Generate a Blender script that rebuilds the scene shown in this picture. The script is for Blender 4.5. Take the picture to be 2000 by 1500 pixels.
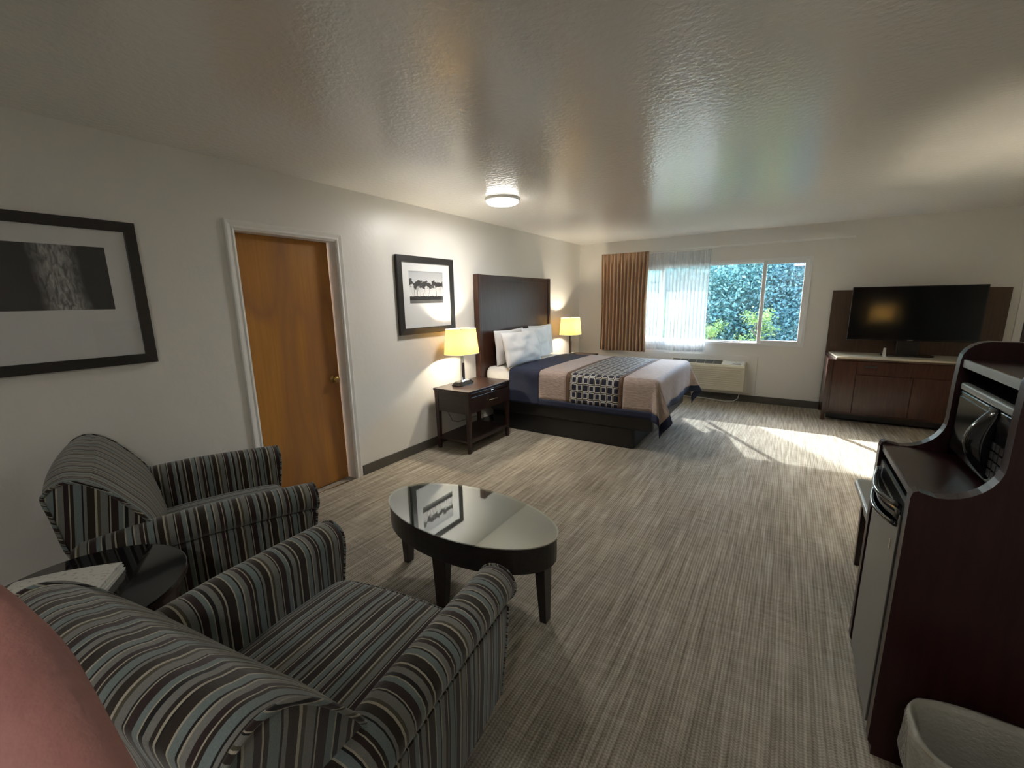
import bpy, bmesh, math, random
from mathutils import Vector, Matrix, noise

# ---------------------------------------------------------------- clear
for o in list(bpy.data.objects):
    bpy.data.objects.remove(o)
S = bpy.context.scene
C = S.collection
PI = math.pi
R = math.radians
RND = random.Random(7)

# ---------------------------------------------------------------- camera
CAM = Vector((3.10663, 0.0, 1.53641))
PITCH, YAW, ROLL, FPX = 0.194988, -0.573929, -0.016742, 830.0
F = Vector((math.sin(YAW) * math.cos(PITCH), math.cos(YAW) * math.cos(PITCH), -math.sin(PITCH)))
R1 = Vector((math.cos(YAW), -math.sin(YAW), 0))
U1 = R1.cross(F)
R2 = R1 * math.cos(ROLL) + U1 * math.sin(ROLL)
U2 = U1 * math.cos(ROLL) - R1 * math.sin(ROLL)
cd = bpy.data.cameras.new('camera')
cd.sensor_width = 36
cd.sensor_fit = 'HORIZONTAL'
cd.lens = FPX / 2000 * 36
cd.clip_start = 0.02
co = bpy.data.objects.new('camera', cd)
C.objects.link(co)
m = Matrix((R2, U2, -F)).transposed().to_4x4()
m.translation = CAM
co.matrix_world = m
S.camera = co

# ---------------------------------------------------------------- exposure, world, sun
S.view_settings.view_transform = 'Standard'
S.view_settings.look = 'None'
S.view_settings.gamma = 1
S.view_settings.use_curve_mapping = False
S.view_settings.exposure = 1.5
S.cycles.max_bounces = 12
S.cycles.diffuse_bounces = 6
S.cycles.transparent_max_bounces = 16
S.cycles.caustics_reflective = False
S.cycles.caustics_refractive = False
S.cycles.sample_clamp_indirect = 8

wd = bpy.data.worlds.new('sky')
S.world = wd
wd.use_nodes = True
nt = wd.node_tree
sky = nt.nodes.new('ShaderNodeTexSky')
sky.sky_type = 'NISHITA'
sky.sun_disc = False
sky.sun_elevation = R(29)
sky.sun_rotation = R(-34.5)
nt.links.new(sky.outputs[0], nt.nodes['Background'].inputs[0])
nt.nodes['Background'].inputs[1].default_value = 2.1

SUN_DIR = Vector((0.566 * math.cos(R(28.9)), -0.824 * math.cos(R(28.9)), -math.sin(R(28.9))))
sd = bpy.data.lights.new('sun', 'SUN')
sd.energy = 8.5
sd.angle = R(0.55)
sd.color = (0.95, 0.98, 1.0)
so = bpy.data.objects.new('sun', sd)
C.objects.link(so)
so.location = (-3, 14, 9)
so.rotation_euler = SUN_DIR.to_track_quat('-Z', 'Y').to_euler()

W_CEIL = 7.0       # watts of the round ceiling fitting
W_FILL = 4.2      # watts of the added fill light over the near end, out of view
W_LAMP = 57.0       # watts of each table lamp bulb

# ---------------------------------------------------------------- materials
MATS = {}


def nmat(name):
    mt = bpy.data.materials.new(name)
    mt.use_nodes = True
    return mt, mt.node_tree, mt.node_tree.nodes['Principled BSDF']


def N(nt, typ, **kw):
    n = nt.nodes.new(typ)
    for k, v in kw.items():
        if k == 'inp':
            for a, b in v.items():
                n.inputs[a].default_value = b
        else:
            setattr(n, k, v)
    return n


def ramp(nt, stops, interp='LINEAR'):
    n = nt.nodes.new('ShaderNodeValToRGB')
    cr = n.color_ramp
    cr.interpolation = interp
    while len(cr.elements) > 1:
        cr.elements.remove(cr.elements[-1])
    cr.elements[0].position = stops[0][0]
    cr.elements[0].color = (*stops[0][1], 1)
    for p, c in stops[1:]:
        e = cr.elements.new(p)
        e.color = (*c, 1)
    return n


def plain(name, col, rough=0.5, metal=0.0, var=0.12, scale=12, bump=0.0, bscale=200, spec=0.5, coat=0.0,
          stretch=(1, 1, 1)):
    """plain procedural paint / metal / cloth with slight colour mottling and optional fine relief"""
    if name in MATS:
        return MATS[name]
    mt, nt, b = nmat(name)
    tc = N(nt, 'ShaderNodeTexCoord')
    mp = N(nt, 'ShaderNodeMapping')
    mp.inputs['Scale'].default_value = stretch
    nt.links.new(tc.outputs['Object'], mp.inputs[0])
    nz = N(nt, 'ShaderNodeTexNoise', inp={'Scale': scale, 'Detail': 4})
    nt.links.new(mp.outputs[0], nz.inputs['Vector'])
    rp = ramp(nt, [(0.25, tuple(c * (1 - var) for c in col)), (0.75, tuple(min(1, c * (1 + var)) for c in col))])
    nt.links.new(nz.outputs['Fac'], rp.inputs[0])
    nt.links.new(rp.outputs[0], b.inputs['Base Color'])
    b.inputs['Roughness'].default_value = rough
    b.inputs['Metallic'].default_value = metal
    b.inputs['Specular IOR Level'].default_value = spec
    b.inputs['Coat Weight'].default_value = coat
    b.inputs['Coat Roughness'].default_value = 0.05
    if bump:
        n2 = N(nt, 'ShaderNodeTexNoise', inp={'Scale': bscale, 'Detail': 3})
        nt.links.new(mp.outputs[0], n2.inputs['Vector'])
        bp = N(nt, 'ShaderNodeBump', inp={'Strength': bump, 'Distance': 0.004})
        nt.links.new(n2.outputs['Fac'], bp.inputs['Height'])
        nt.links.new(bp.outputs[0], b.inputs['Normal'])
    MATS[name] = mt
    return mt


def wood(name, c1, c2, rough=0.25, stretch=(1, 12, 12), scale=5, coat=0.0, spec=0.5):
    if name in MATS:
        return MATS[name]
    mt, nt, b = nmat(name)
    tc = N(nt, 'ShaderNodeTexCoord')
    mp = N(nt, 'ShaderNodeMapping')
    mp.inputs['Scale'].default_value = stretch
    nt.links.new(tc.outputs['Object'], mp.inputs[0])
    nz = N(nt, 'ShaderNodeTexNoise', inp={'Scale': scale, 'Detail': 6, 'Distortion': 0.6})
    nt.links.new(mp.outputs[0], nz.inputs['Vector'])
    rp = ramp(nt, [(0.3, c1), (0.7, c2)])
    nt.links.new(nz.outputs['Fac'], rp.inputs[0])
    nt.links.new(rp.outputs[0], b.inputs['Base Color'])
    b.inputs['Roughness'].default_value = rough
    b.inputs['Specular IOR Level'].default_value = spec
    b.inputs['Coat Weight'].default_value = coat
    b.inputs['Coat Roughness'].default_value = 0.08
    MATS[name] = mt
    return mt


def math_n(nt, op, a, b=None, c=None):
    n = N(nt, 'ShaderNodeMath', operation=op)
    for i, v in enumerate((a, b, c)):
        if v is None:
            continue
        if isinstance(v, (int, float)):
            n.inputs[i].default_value = v
        else:
            nt.links.new(v, n.inputs[i])
    return n.outputs[0]


def mix_n(nt, fac, a, b):
    n = N(nt, 'ShaderNodeMix', data_type='RGBA')
    for sock, v in ((n.inputs[0], fac), (n.inputs[6], a), (n.inputs[7], b)):
        if isinstance(v, (int, float)):
            sock.default_value = v
        elif isinstance(v, tuple):
            sock.default_value = (*v, 1)
        else:
            nt.links.new(v, sock)
    return n.outputs[2]


# --- painted wall (semi-gloss, lightly textured) and ceiling (glossy knock-down texture)
def paint(name, col, rough, lump, fine, bstr, spec=0.5):
    mt, nt, b = nmat(name)
    tc = N(nt, 'ShaderNodeTexCoord')
    n1 = N(nt, 'ShaderNodeTexNoise', inp={'Scale': 0.7, 'Detail': 2})
    nt.links.new(tc.outputs['Object'], n1.inputs['Vector'])
    rp = ramp(nt, [(0.3, tuple(c * 0.97 for c in col)), (0.7, col)])
    nt.links.new(n1.outputs['Fac'], rp.inputs[0])
    nt.links.new(rp.outputs[0], b.inputs['Base Color'])
    b.inputs['Roughness'].default_value = rough
    b.inputs['Specular IOR Level'].default_value = spec
    n2 = N(nt, 'ShaderNodeTexNoise', inp={'Scale': lump, 'Detail': 2})
    nt.links.new(tc.outputs['Object'], n2.inputs['Vector'])
    n3 = N(nt, 'ShaderNodeTexNoise', inp={'Scale': fine, 'Detail': 3})
    nt.links.new(tc.outputs['Object'], n3.inputs['Vector'])
    h1 = N(nt, 'ShaderNodeMapRange', inp={'From Min': 0.42, 'From Max': 0.6})
    nt.links.new(n2.outputs['Fac'], h1.inputs[0])
    h = math_n(nt, 'MULTIPLY_ADD', n3.outputs['Fac'], 0.35, h1.outputs[0])
    bp = N(nt, 'ShaderNodeBump', inp={'Strength': bstr, 'Distance': 0.004})
    nt.links.new(h, bp.inputs['Height'])
    nt.links.new(bp.outputs[0], b.inputs['Normal'])
    MATS[name] = mt
    return mt


M_WALL = paint('wall_paint', (0.75, 0.735, 0.695), 0.36, 26, 90, 0.06)
M_CEIL = paint('ceiling_paint', (0.87, 0.865, 0.84), 0.18, 34, 100, 0.16, 1.0)


# --- carpet
def carpet():
    mt, nt, b = nmat('carpet')
    tc = N(nt, 'ShaderNodeTexCoord')

    def nz(sx, sy, scale, det=2):
        mp = N(nt, 'ShaderNodeMapping')
        mp.inputs['Scale'].default_value = (sx, sy, 1)
        nt.links.new(tc.outputs['Object'], mp.inputs[0])
        n = N(nt, 'ShaderNodeTexNoise', inp={'Scale': scale, 'Detail': det})
        nt.links.new(mp.outputs[0], n.inputs['Vector'])
        return n.outputs['Fac']
    sp = N(nt, 'ShaderNodeSeparateXYZ')
    nt.links.new(tc.outputs['Object'], sp.inputs[0])
    wob = nz(9, 5, 1.0, 2)
    rib = math_n(nt, 'SINE', math_n(nt, 'MULTIPLY_ADD', wob, 5.0, math_n(nt, 'MULTIPLY', sp.outputs[0], 2 * PI / 0.0135)))
    ph = math_n(nt, 'MULTIPLY', nz(74, 1.2, 1.0, 0), 14.0)
    bar = math_n(nt, 'SINE', math_n(nt, 'ADD', ph, math_n(nt, 'MULTIPLY', sp.outputs[1], 2 * PI / 0.0115)))
    a = nz(52, 2.4, 1.0, 1)          # lighter and darker ribs running towards the window wall
    c = nz(6, 40, 1.0, 2)            # faint rows across
    d = nz(1, 1, 300, 2)             # pile
    e = nz(3, 0.9, 1.0, 3)           # broad mottling
    s = math_n(nt, 'MULTIPLY_ADD', rib, 0.085, math_n(nt, 'MULTIPLY', a, 0.62))
    s = math_n(nt, 'MULTIPLY_ADD', bar, 0.06, s)
    s = math_n(nt, 'MULTIPLY_ADD', c, 0.25, s)
    s = math_n(nt, 'MULTIPLY_ADD', d, 0.22, s)
    s = math_n(nt, 'MULTIPLY_ADD', e, 0.25, s)
    mr = N(nt, 'ShaderNodeMapRange', inp={'From Min': 0.42, 'From Max': 0.92})
    nt.links.new(s, mr.inputs[0])
    rp = ramp(nt, [(0.0, (0.16, 0.136, 0.104)), (0.5, (0.315, 0.275, 0.218)), (1.0, (0.51, 0.458, 0.375))])
    nt.links.new(mr.outputs[0], rp.inputs[0])
    nt.links.new(rp.outputs[0], b.inputs['Base Color'])
    b.inputs['Roughness'].default_value = 0.95
    b.inputs['Specular IOR Level'].default_value = 0.15
    bp = N(nt, 'ShaderNodeBump', inp={'Strength': 0.6, 'Distance': 0.004})
    nt.links.new(mr.outputs[0], bp.inputs['Height'])
    nt.links.new(bp.outputs[0], b.inputs['Normal'])
    return mt


M_CARPET = carpet()

M_TRIM = plain('trim_white', (0.80, 0.79, 0.76), 0.35, var=0.03, bump=0.05, bscale=60)
M_BASE = plain('baseboard_vinyl', (0.085, 0.078, 0.066), 0.5, var=0.1)
M_VINYL = plain('window_vinyl', (0.78, 0.78, 0.78), 0.3, var=0.02)
M_ESP = wood('espresso_wood', (0.020, 0.011, 0.009), (0.040, 0.022, 0.017), 0.28)
M_ESPV = wood('espresso_wood_upright', (0.022, 0.011, 0.009), (0.046, 0.022, 0.016), 0.28, stretch=(12, 12, 1))
M_BLACKWOOD = wood('black_wood', (0.012, 0.010, 0.009), (0.022, 0.018, 0.016), 0.3)
M_HEAD = wood('headboard_wood', (0.034, 0.013, 0.008), (0.060, 0.024, 0.014), 0.3, stretch=(14, 14, 1), scale=4)
M_CAB = wood('mahogany_laminate', (0.019, 0.005, 0.006), (0.031, 0.009, 0.009), 0.3, stretch=(10, 10, 1), spec=0.35)
M_CONS = wood('cherry_laminate', (0.036, 0.011, 0.007), (0.062, 0.019, 0.010), 0.26, stretch=(10, 10, 1))
M_CONSP = wood('walnut_panel', (0.055, 0.029, 0.016), (0.09, 0.048, 0.026), 0.4, stretch=(10, 10, 1))
M_STONE = plain('laminate_top', (0.52, 0.46, 0.36), 0.25, var=0.12, scale=60)
M_BLACK = plain('black_plastic', (0.012, 0.012, 0.013), 0.3, var=0.1)
M_GLOSS = plain('black_gloss', (0.006, 0.006, 0.007), 0.10, var=0.05, coat=0.5)
M_SCREEN = plain('dark_screen', (0.004, 0.004, 0.005), 0.12, var=0.05)
M_CHROME = plain('chrome', (0.62, 0.60, 0.57), 0.12, metal=1.0, var=0.03)
M_STEEL = plain('brushed_steel', (0.30, 0.30, 0.285), 0.38, metal=0.75, var=0.05, stretch=(1, 1, 30))
M_BRASS = plain('aged_brass', (0.42, 0.28, 0.10), 0.3, metal=1.0, var=0.1)
M_CREAMPL = plain('cream_plastic', (0.60, 0.56, 0.44), 0.4, var=0.03)
M_GREYPL = plain('grey_plastic', (0.20, 0.20, 0.19), 0.5, var=0.05)
M_VENT = plain('dark_vent', (0.06, 0.06, 0.055), 0.6)
M_SHEET = plain('white_linen', (0.78, 0.76, 0.72), 0.85, var=0.03, bump=0.25, bscale=25, spec=0.2)
M_PILLOW = plain('white_pillowcase', (0.80, 0.79, 0.78), 0.85, var=0.03, bump=0.35, bscale=18, spec=0.2)
M_NAVY = plain('navy_quilting', (0.019, 0.024, 0.050), 0.75, var=0.15, bump=0.3, bscale=90, spec=0.3)
M_BROWN = plain('brown_ribbon', (0.10, 0.055, 0.032), 0.7, var=0.1, bump=0.2, bscale=300)
M_VINYLBLK = plain('black_upholstery', (0.011, 0.010, 0.0095), 0.42, var=0.15, bump=0.2, bscale=30)
M_WHITEPL = plain('white_plastic', (0.75, 0.75, 0.72), 0.4, var=0.02)
M_MAT = plain('mat_board', (0.76, 0.77, 0.77), 0.8, var=0.01)
M_FRAME = plain('black_frame', (0.020, 0.018, 0.017), 0.35, var=0.15, stretch=(1, 1, 12))
M_LEG = plain('dark_leg', (0.012, 0.010, 0.009), 0.4)


def glass(name, tint=(0.95, 0.98, 0.97), r0=0.045):
    """clear sheet glass: transparent with angle-dependent mirror reflection"""
    mt = bpy.data.materials.new(name)
    mt.use_nodes = True
    nt = mt.node_tree
    nt.nodes.remove(nt.nodes['Principled BSDF'])
    tr = N(nt, 'ShaderNodeBsdfTransparent', inp={'Color': (*tint, 1)})
    gl = N(nt, 'ShaderNodeBsdfGlossy', inp={'Roughness': 0.02})
    lw = N(nt, 'ShaderNodeLayerWeight', inp={'Blend': 0.5})
    nz = N(nt, 'ShaderNodeTexNoise', inp={'Scale': 3.0})
    mx = N(nt, 'ShaderNodeMixShader')
    f = math_n(nt, 'MULTIPLY_ADD', math_n(nt, 'POWER', lw.outputs['Facing'], 5.0), 1 - r0, r0)
    f = math_n(nt, 'MULTIPLY', f, math_n(nt, 'MULTIPLY_ADD', nz.outputs['Fac'], 0.1, 0.95))
    nt.links.new(f, mx.inputs[0])
    nt.links.new(tr.outputs[0], mx.inputs[1])
    nt.links.new(gl.outputs[0], mx.inputs[2])
    nt.links.new(mx.outputs[0], nt.nodes['Material Output'].inputs[0])
    return mt


M_GLASS = glass('window_glass')
M_PICGLASS = glass('picture_glass', (0.98, 0.98, 0.98), 0.03)
M_TABGLASS = glass('table_glass', (0.90, 0.95, 0.93), 0.30)


def cloth_mix(name, col, transp, transl, weave=0.0):
    """thin fabric: part open weave, part diffusing, part reflecting"""
    mt = bpy.data.materials.new(name)
    mt.use_nodes = True
    nt = mt.node_tree
    nt.nodes.remove(nt.nodes['Principled BSDF'])
    tc = N(nt, 'ShaderNodeTexCoord')
    nz = N(nt, 'ShaderNodeTexNoise', inp={'Scale': 40.0, 'Detail': 3})
    nt.links.new(tc.outputs['Object'], nz.inputs['Vector'])
    rp = ramp(nt, [(0.3, tuple(c * 0.93 for c in col)), (0.7, col)])
    nt.links.new(nz.outputs['Fac'], rp.inputs[0])
    df = N(nt, 'ShaderNodeBsdfDiffuse')
    tl = N(nt, 'ShaderNodeBsdfTranslucent')
    nt.links.new(rp.outputs[0], df.inputs['Color'])
    nt.links.new(rp.outputs[0], tl.inputs['Color'])
    m1 = N(nt, 'ShaderNodeMixShader', inp={0: transl})
    nt.links.new(df.outputs[0], m1.inputs[1])
    nt.links.new(tl.outputs[0], m1.inputs[2])
    out = m1
    if transp:
        tp = N(nt, 'ShaderNodeBsdfTransparent')
        m2 = N(nt, 'ShaderNodeMixShader', inp={0: transp})
        nt.links.new(m1.outputs[0], m2.inputs[1])
        nt.links.new(tp.outputs[0], m2.inputs[2])
        out = m2
    nt.links.new(out.outputs[0], nt.nodes['Material Output'].inputs[0])
    return mt


M_SHEER = cloth_mix('sheer_voile', (0.66, 0.70, 0.73), 0.42, 0.16)
M_SHADE = cloth_mix('lamp_shade_linen', (0.56, 0.37, 0.115), 0.0, 0.42)


def drape_mat():
    mt, nt, b = nmat('brown_drape')
    tc = N(nt, 'ShaderNodeTexCoord')
    mp = N(nt, 'ShaderNodeMapping')
    mp.inputs['Scale'].default_value = (1, 0.0, 0.0)
    nt.links.new(tc.outputs['UV'], mp.inputs[0])
    nz = N(nt, 'ShaderNodeTexNoise', inp={'Scale': 90.0, 'Detail': 3})
    nt.links.new(mp.outputs[0], nz.inputs['Vector'])
    rp = ramp(nt, [(0.34, (0.27, 0.17, 0.11)), (0.5, (0.49, 0.335, 0.225)), (0.66, (0.64, 0.47, 0.34))])
    nt.links.new(nz.outputs['Fac'], rp.inputs[0])
    nt.links.new(rp.outputs[0], b.inputs['Base Color'])
    b.inputs['Roughness'].default_value = 0.75
    b.inputs['Specular IOR Level'].default_value = 0.2
    return mt


M_DRAPE = drape_mat()


def stripe_mat():
    mt, nt, b = nmat('striped_upholstery')
    uv = N(nt, 'ShaderNodeUVMap', uv_map='stripe')
    sx = N(nt, 'ShaderNodeSeparateXYZ')
    nt.links.new(uv.outputs[0], sx.inputs[0])
    u = math_n(nt, 'FRACT', math_n(nt, 'MULTIPLY', sx.outputs[0], 1 / 0.27))
    TE, GR, CR = (0.195, 0.24, 0.235), (0.225, 0.225, 0.205), (0.47, 0.43, 0.335)
    BR, PL, BK, OL = (0.031, 0.021, 0.014), (0.035, 0.019, 0.018), (0.010, 0.009, 0.008), (0.085, 0.078, 0.05)
    seq = [(BR, 13), (CR, 2.5), (TE, 10), (BK, 3), (CR, 3), (GR, 9), (PL, 7), (CR, 2), (BR, 5), (TE, 12), (BK, 3),
           (GR, 5), (BR, 12), (CR, 3.5), (OL, 5), (GR, 12), (BK, 2.5), (CR, 2.5), (PL, 12), (TE, 8), (CR, 2),
           (BK, 6), (GR, 10), (BR, 6), (CR, 3), (BK, 3)]
    tot = sum(w for c, w in seq)
    stops, p = [], 0.0
    for c, w in seq:
        stops.append((p / tot, c))
        p += w
    rp = ramp(nt, stops, 'CONSTANT')
    nt.links.new(u, rp.inputs[0])
    tc = N(nt, 'ShaderNodeTexCoord')
    nz = N(nt, 'ShaderNodeTexNoise', inp={'Scale': 320, 'Detail': 2})
    nt.links.new(tc.outputs['Object'], nz.inputs['Vector'])
    f = math_n(nt, 'MULTIPLY_ADD', nz.outputs['Fac'], 0.45, 0.52)
    cm = N(nt, 'ShaderNodeVectorMath', operation='SCALE')
    nt.links.new(rp.outputs[0], cm.inputs[0])
    nt.links.new(f, cm.inputs['Scale'])
    nt.links.new(cm.outputs[0], b.inputs['Base Color'])
    b.inputs['Roughness'].default_value = 0.8
    b.inputs['Specular IOR Level'].default_value = 0.2
    b.inputs['Sheen Weight'].default_value = 0.25
    bp = N(nt, 'ShaderNodeBump', inp={'Strength': 0.25, 'Distance': 0.002})
    nt.links.new(nz.outputs['Fac'], bp.inputs['Height'])
    nt.links.new(bp.outputs[0], b.inputs['Normal'])
    return mt


M_STRIPE = stripe_mat()


def runner_mat():
    """woven runner: rows of cream-outlined navy squares, UV in metres"""
    mt, nt, b = nmat('square_pattern_weave')
    uv = N(nt, 'ShaderNodeUVMap', uv_map='stripe')
    sp = N(nt, 'ShaderNodeSeparateXYZ')
    nt.links.new(uv.outputs[0], sp.inputs[0])
    cu, cv = 1 / 0.0664, 1 / 0.078
    a = math_n(nt, 'MULTIPLY', sp.outputs[0], cu)
    c = math_n(nt, 'MULTIPLY', sp.outputs[1], cv)
    fa, fc = math_n(nt, 'FRACT', a), math_n(nt, 'FRACT', c)
    ia, ic = math_n(nt, 'FLOOR', a), math_n(nt, 'FLOOR', c)
    par = math_n(nt, 'MODULO', math_n(nt, 'ADD', math_n(nt, 'ADD', ia, ic), 100.0), 2.0)
    da = math_n(nt, 'ABSOLUTE', math_n(nt, 'SUBTRACT', fa, 0.5))
    dc = math_n(nt, 'ABSOLUTE', math_n(nt, 'SUBTRACT', fc, 0.5))
    d = math_n(nt, 'MAXIMUM', da, dc)
    outer = math_n(nt, 'LESS_THAN', d, math_n(nt, 'MULTIPLY_ADD', par, -0.06, 0.465))
    inner = math_n(nt, 'LESS_THAN', d, math_n(nt, 'MULTIPLY_ADD', par, -0.065, 0.395))
    core = math_n(nt, 'LESS_THAN', d, math_n(nt, 'MULTIPLY_ADD', par, -0.125, 0.395))
    cream, navy, slate, lav = (0.66, 0.63, 0.52), (0.013, 0.014, 0.030), (0.030, 0.034, 0.040), (0.10, 0.11, 0.20)
    col = mix_n(nt, outer, slate, cream)
    col = mix_n(nt, inner, col, lav)
    col = mix_n(nt, core, col, navy)
    nt.links.new(col, b.inputs['Base Color'])
    b.inputs['Roughness'].default_value = 0.6
    b.inputs['Specular IOR Level'].default_value = 0.3
    return mt


M_RUNNER = runner_mat()


def tan_mat():
    mt, nt, b = nmat('tan_quilting')
    uv = N(nt, 'ShaderNodeUVMap', uv_map='stripe')
    mp = N(nt, 'ShaderNodeMapping')
    mp.inputs['Scale'].default_value = (22, 75, 1)
    nt.links.new(uv.outputs[0], mp.inputs[0])
    nz = N(nt, 'ShaderNodeTexNoise', inp={'Scale': 1.0, 'Detail': 2, 'Distortion': 0.5})
    nt.links.new(mp.outputs[0], nz.inputs['Vector'])
    rp = ramp(nt, [(0.3, (0.31, 0.235, 0.20)), (0.6, (0.40, 0.315, 0.275))])
    nt.links.new(nz.outputs['Fac'], rp.inputs[0])
    nt.links.new(rp.outputs[0], b.inputs['Base Color'])
    b.inputs['Roughness'].default_value = 0.6
    b.inputs['Specular IOR Level'].default_value = 0.3
    b.inputs['Sheen Weight'].default_value = 0.2
    bp = N(nt, 'ShaderNodeBump', inp={'Strength': 0.55, 'Distance': 0.01})
    nt.links.new(nz.outputs['Fac'], bp.inputs['Height'])
    nt.links.new(bp.outputs[0], b.inputs['Normal'])
    return mt


M_TAN = tan_mat()


def door_mat():
    mt, nt, b = nmat('orange_veneer')
    tc = N(nt, 'ShaderNodeTexCoord')
    mp = N(nt, 'ShaderNodeMapping')
    mp.inputs['Scale'].default_value = (1, 1.6, 0.55)
    nt.links.new(tc.outputs['Object'], mp.inputs[0])
    n1 = N(nt, 'ShaderNodeTexNoise', inp={'Scale': 1.15, 'Detail': 1, 'Distortion': 0.9})
    nt.links.new(mp.outputs[0], n1.inputs['Vector'])
    r1 = ramp(nt, [(0.40, (0.0, 0.0, 0.0)), (0.47, (1, 1, 1)), (0.52, (0.55, 0.55, 0.55)), (0.62, (0.1, 0.1, 0.1))])
    nt.links.new(n1.outputs['Fac'], r1.inputs[0])
    mp2 = N(nt, 'ShaderNodeMapping')
    mp2.inputs['Scale'].default_value = (1, 30, 1.5)
    nt.links.new(tc.outputs['Object'], mp2.inputs[0])
    n2 = N(nt, 'ShaderNodeTexNoise', inp={'Scale': 2.0, 'Detail': 4})
    nt.links.new(mp2.outputs[0], n2.inputs['Vector'])
    r2 = ramp(nt, [(0.3, (0.38, 0.165, 0.026)), (0.7, (0.46, 0.205, 0.036))])
    nt.links.new(n2.outputs['Fac'], r2.inputs[0])
    bw = N(nt, 'ShaderNodeRGBToBW')
    nt.links.new(r1.outputs[0], bw.inputs[0])
    col = mix_n(nt, math_n(nt, 'MULTIPLY', bw.outputs[0], 0.7), r2.outputs[0], (0.27, 0.11, 0.04))
    nt.links.new(col, b.inputs['Base Color'])
    b.inputs['Roughness'].default_value = 0.38
    return mt


M_DOOR = door_mat()


def print_mat(name, kind):
    """black and white photographic print, UV 0..1"""
    mt, nt, b = nmat(name)
    uv = N(nt, 'ShaderNodeUVMap', uv_map='stripe')
    sp = N(nt, 'ShaderNodeSeparateXYZ')
    nt.links.new(uv.outputs[0], sp.inputs[0])
    u, v = sp.outputs[0], sp.outputs[1]

    def nz(sx, sy, det=3, dist=0.0, off=0.0):
        mp = N(nt, 'ShaderNodeMapping')
        mp.inputs['Scale'].default_value = (sx, sy, 1)
        mp.inputs['Location'].default_value = (off, off * 0.7, 0)
        nt.links.new(uv.outputs[0], mp.inputs[0])
        n = N(nt, 'ShaderNodeTexNoise', inp={'Scale': 1.0, 'Detail': det, 'Distortion': dist})
        nt.links.new(mp.outputs[0], n.inputs['Vector'])
        return n.outputs['Fac']
    if kind == 'grove':
        sky_ = mix_n(nt, v, (0.80, 0.80, 0.80), (0.46, 0.48, 0.50))
        # crowns: broken clumps in a band
        band = math_n(nt, 'SUBTRACT', 0.165, math_n(nt, 'ABSOLUTE', math_n(nt, 'SUBTRACT', v, math_n(
            nt, 'MULTIPLY_ADD', nz(4.5, 0.1, 1, 0, 2), 0.30, 0.45))))
        cr = math_n(nt, 'MULTIPLY_ADD', nz(13, 11, 4), 0.42, band)
        crown = math_n(nt, 'GREATER_THAN', cr, 0.285)
        tr = math_n(nt, 'GREATER_THAN', nz(46, 1.4, 1, 0.2, 5), 0.60)
        tr = math_n(nt, 'MULTIPLY', tr, math_n(nt, 'LESS_THAN', v, 0.58))
        gr = math_n(nt, 'LESS_THAN', v, math_n(nt, 'MULTIPLY_ADD', nz(8, 2, 3), 0.10, 0.17))
        col = mix_n(nt, tr, sky_, (0.16, 0.155, 0.15))
        col = mix_n(nt, crown, col, (0.045, 0.044, 0.042))
        gcol = mix_n(nt, math_n(nt, 'LESS_THAN', v, 0.10), (0.022, 0.022, 0.022), (0.14, 0.14, 0.14))
        col = mix_n(nt, gr, col, gcol)
    else:
        du = math_n(nt, 'ABSOLUTE', math_n(nt, 'SUBTRACT', math_n(nt, 'MULTIPLY_ADD', v, 0.05, u), math_n(
            nt, 'MULTIPLY_ADD', nz(2, 3, 2), 0.12, 0.55)))
        tk = N(nt, 'ShaderNodeMapRange', inp={'From Min': 0.20, 'From Max': 0.06})
        nt.links.new(du, tk.inputs[0])
        bark = nz(34, 7, 5, 0.8)
        bk = N(nt, 'ShaderNodeMapRange', inp={'From Min': 0.35, 'From Max': 0.7})
        nt.links.new(bark, bk.inputs[0])
        lum = math_n(nt, 'MULTIPLY', tk.outputs[0], math_n(nt, 'MULTIPLY_ADD', bk.outputs[0], 0.8, 0.2))
        lum = math_n(nt, 'MULTIPLY_ADD', nz(7, 7, 4), 0.05, lum)
        col = mix_n(nt, lum, (0.014, 0.014, 0.015), (0.52, 0.52, 0.52))
    nt.links.new(col, b.inputs['Base Color'])
    b.inputs['Roughness'].default_value = 0.6
    return mt


M_GROVE = print_mat('grove_print', 'grove')
M_TRUNK = print_mat('trunk_print', 'trunk')


def news_mat():
    mt, nt, b = nmat('printed_paper')
    tc = N(nt, 'ShaderNodeTexCoord')
    mp = N(nt, 'ShaderNodeMapping')
    mp.inputs['Scale'].default_value = (60, 130, 1)
    nt.links.new(tc.outputs['Object'], mp.inputs[0])
    nz = N(nt, 'ShaderNodeTexNoise', inp={'Scale': 1.0, 'Detail': 2})
    nt.links.new(mp.outputs[0], nz.inputs['Vector'])
    rp = ramp(nt, [(0.34, (0.33, 0.33, 0.31)), (0.42, (0.56, 0.56, 0.52))])
    nt.links.new(nz.outputs['Fac'], rp.inputs[0])
    nt.links.new(rp.outputs[0], b.inputs['Base Color'])
    b.inputs['Roughness'].default_value = 0.8
    return mt


M_NEWS = news_mat()
M_PAPER = plain('white_paper', (0.58, 0.58, 0.54), 0.8, var=0.04)


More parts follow.
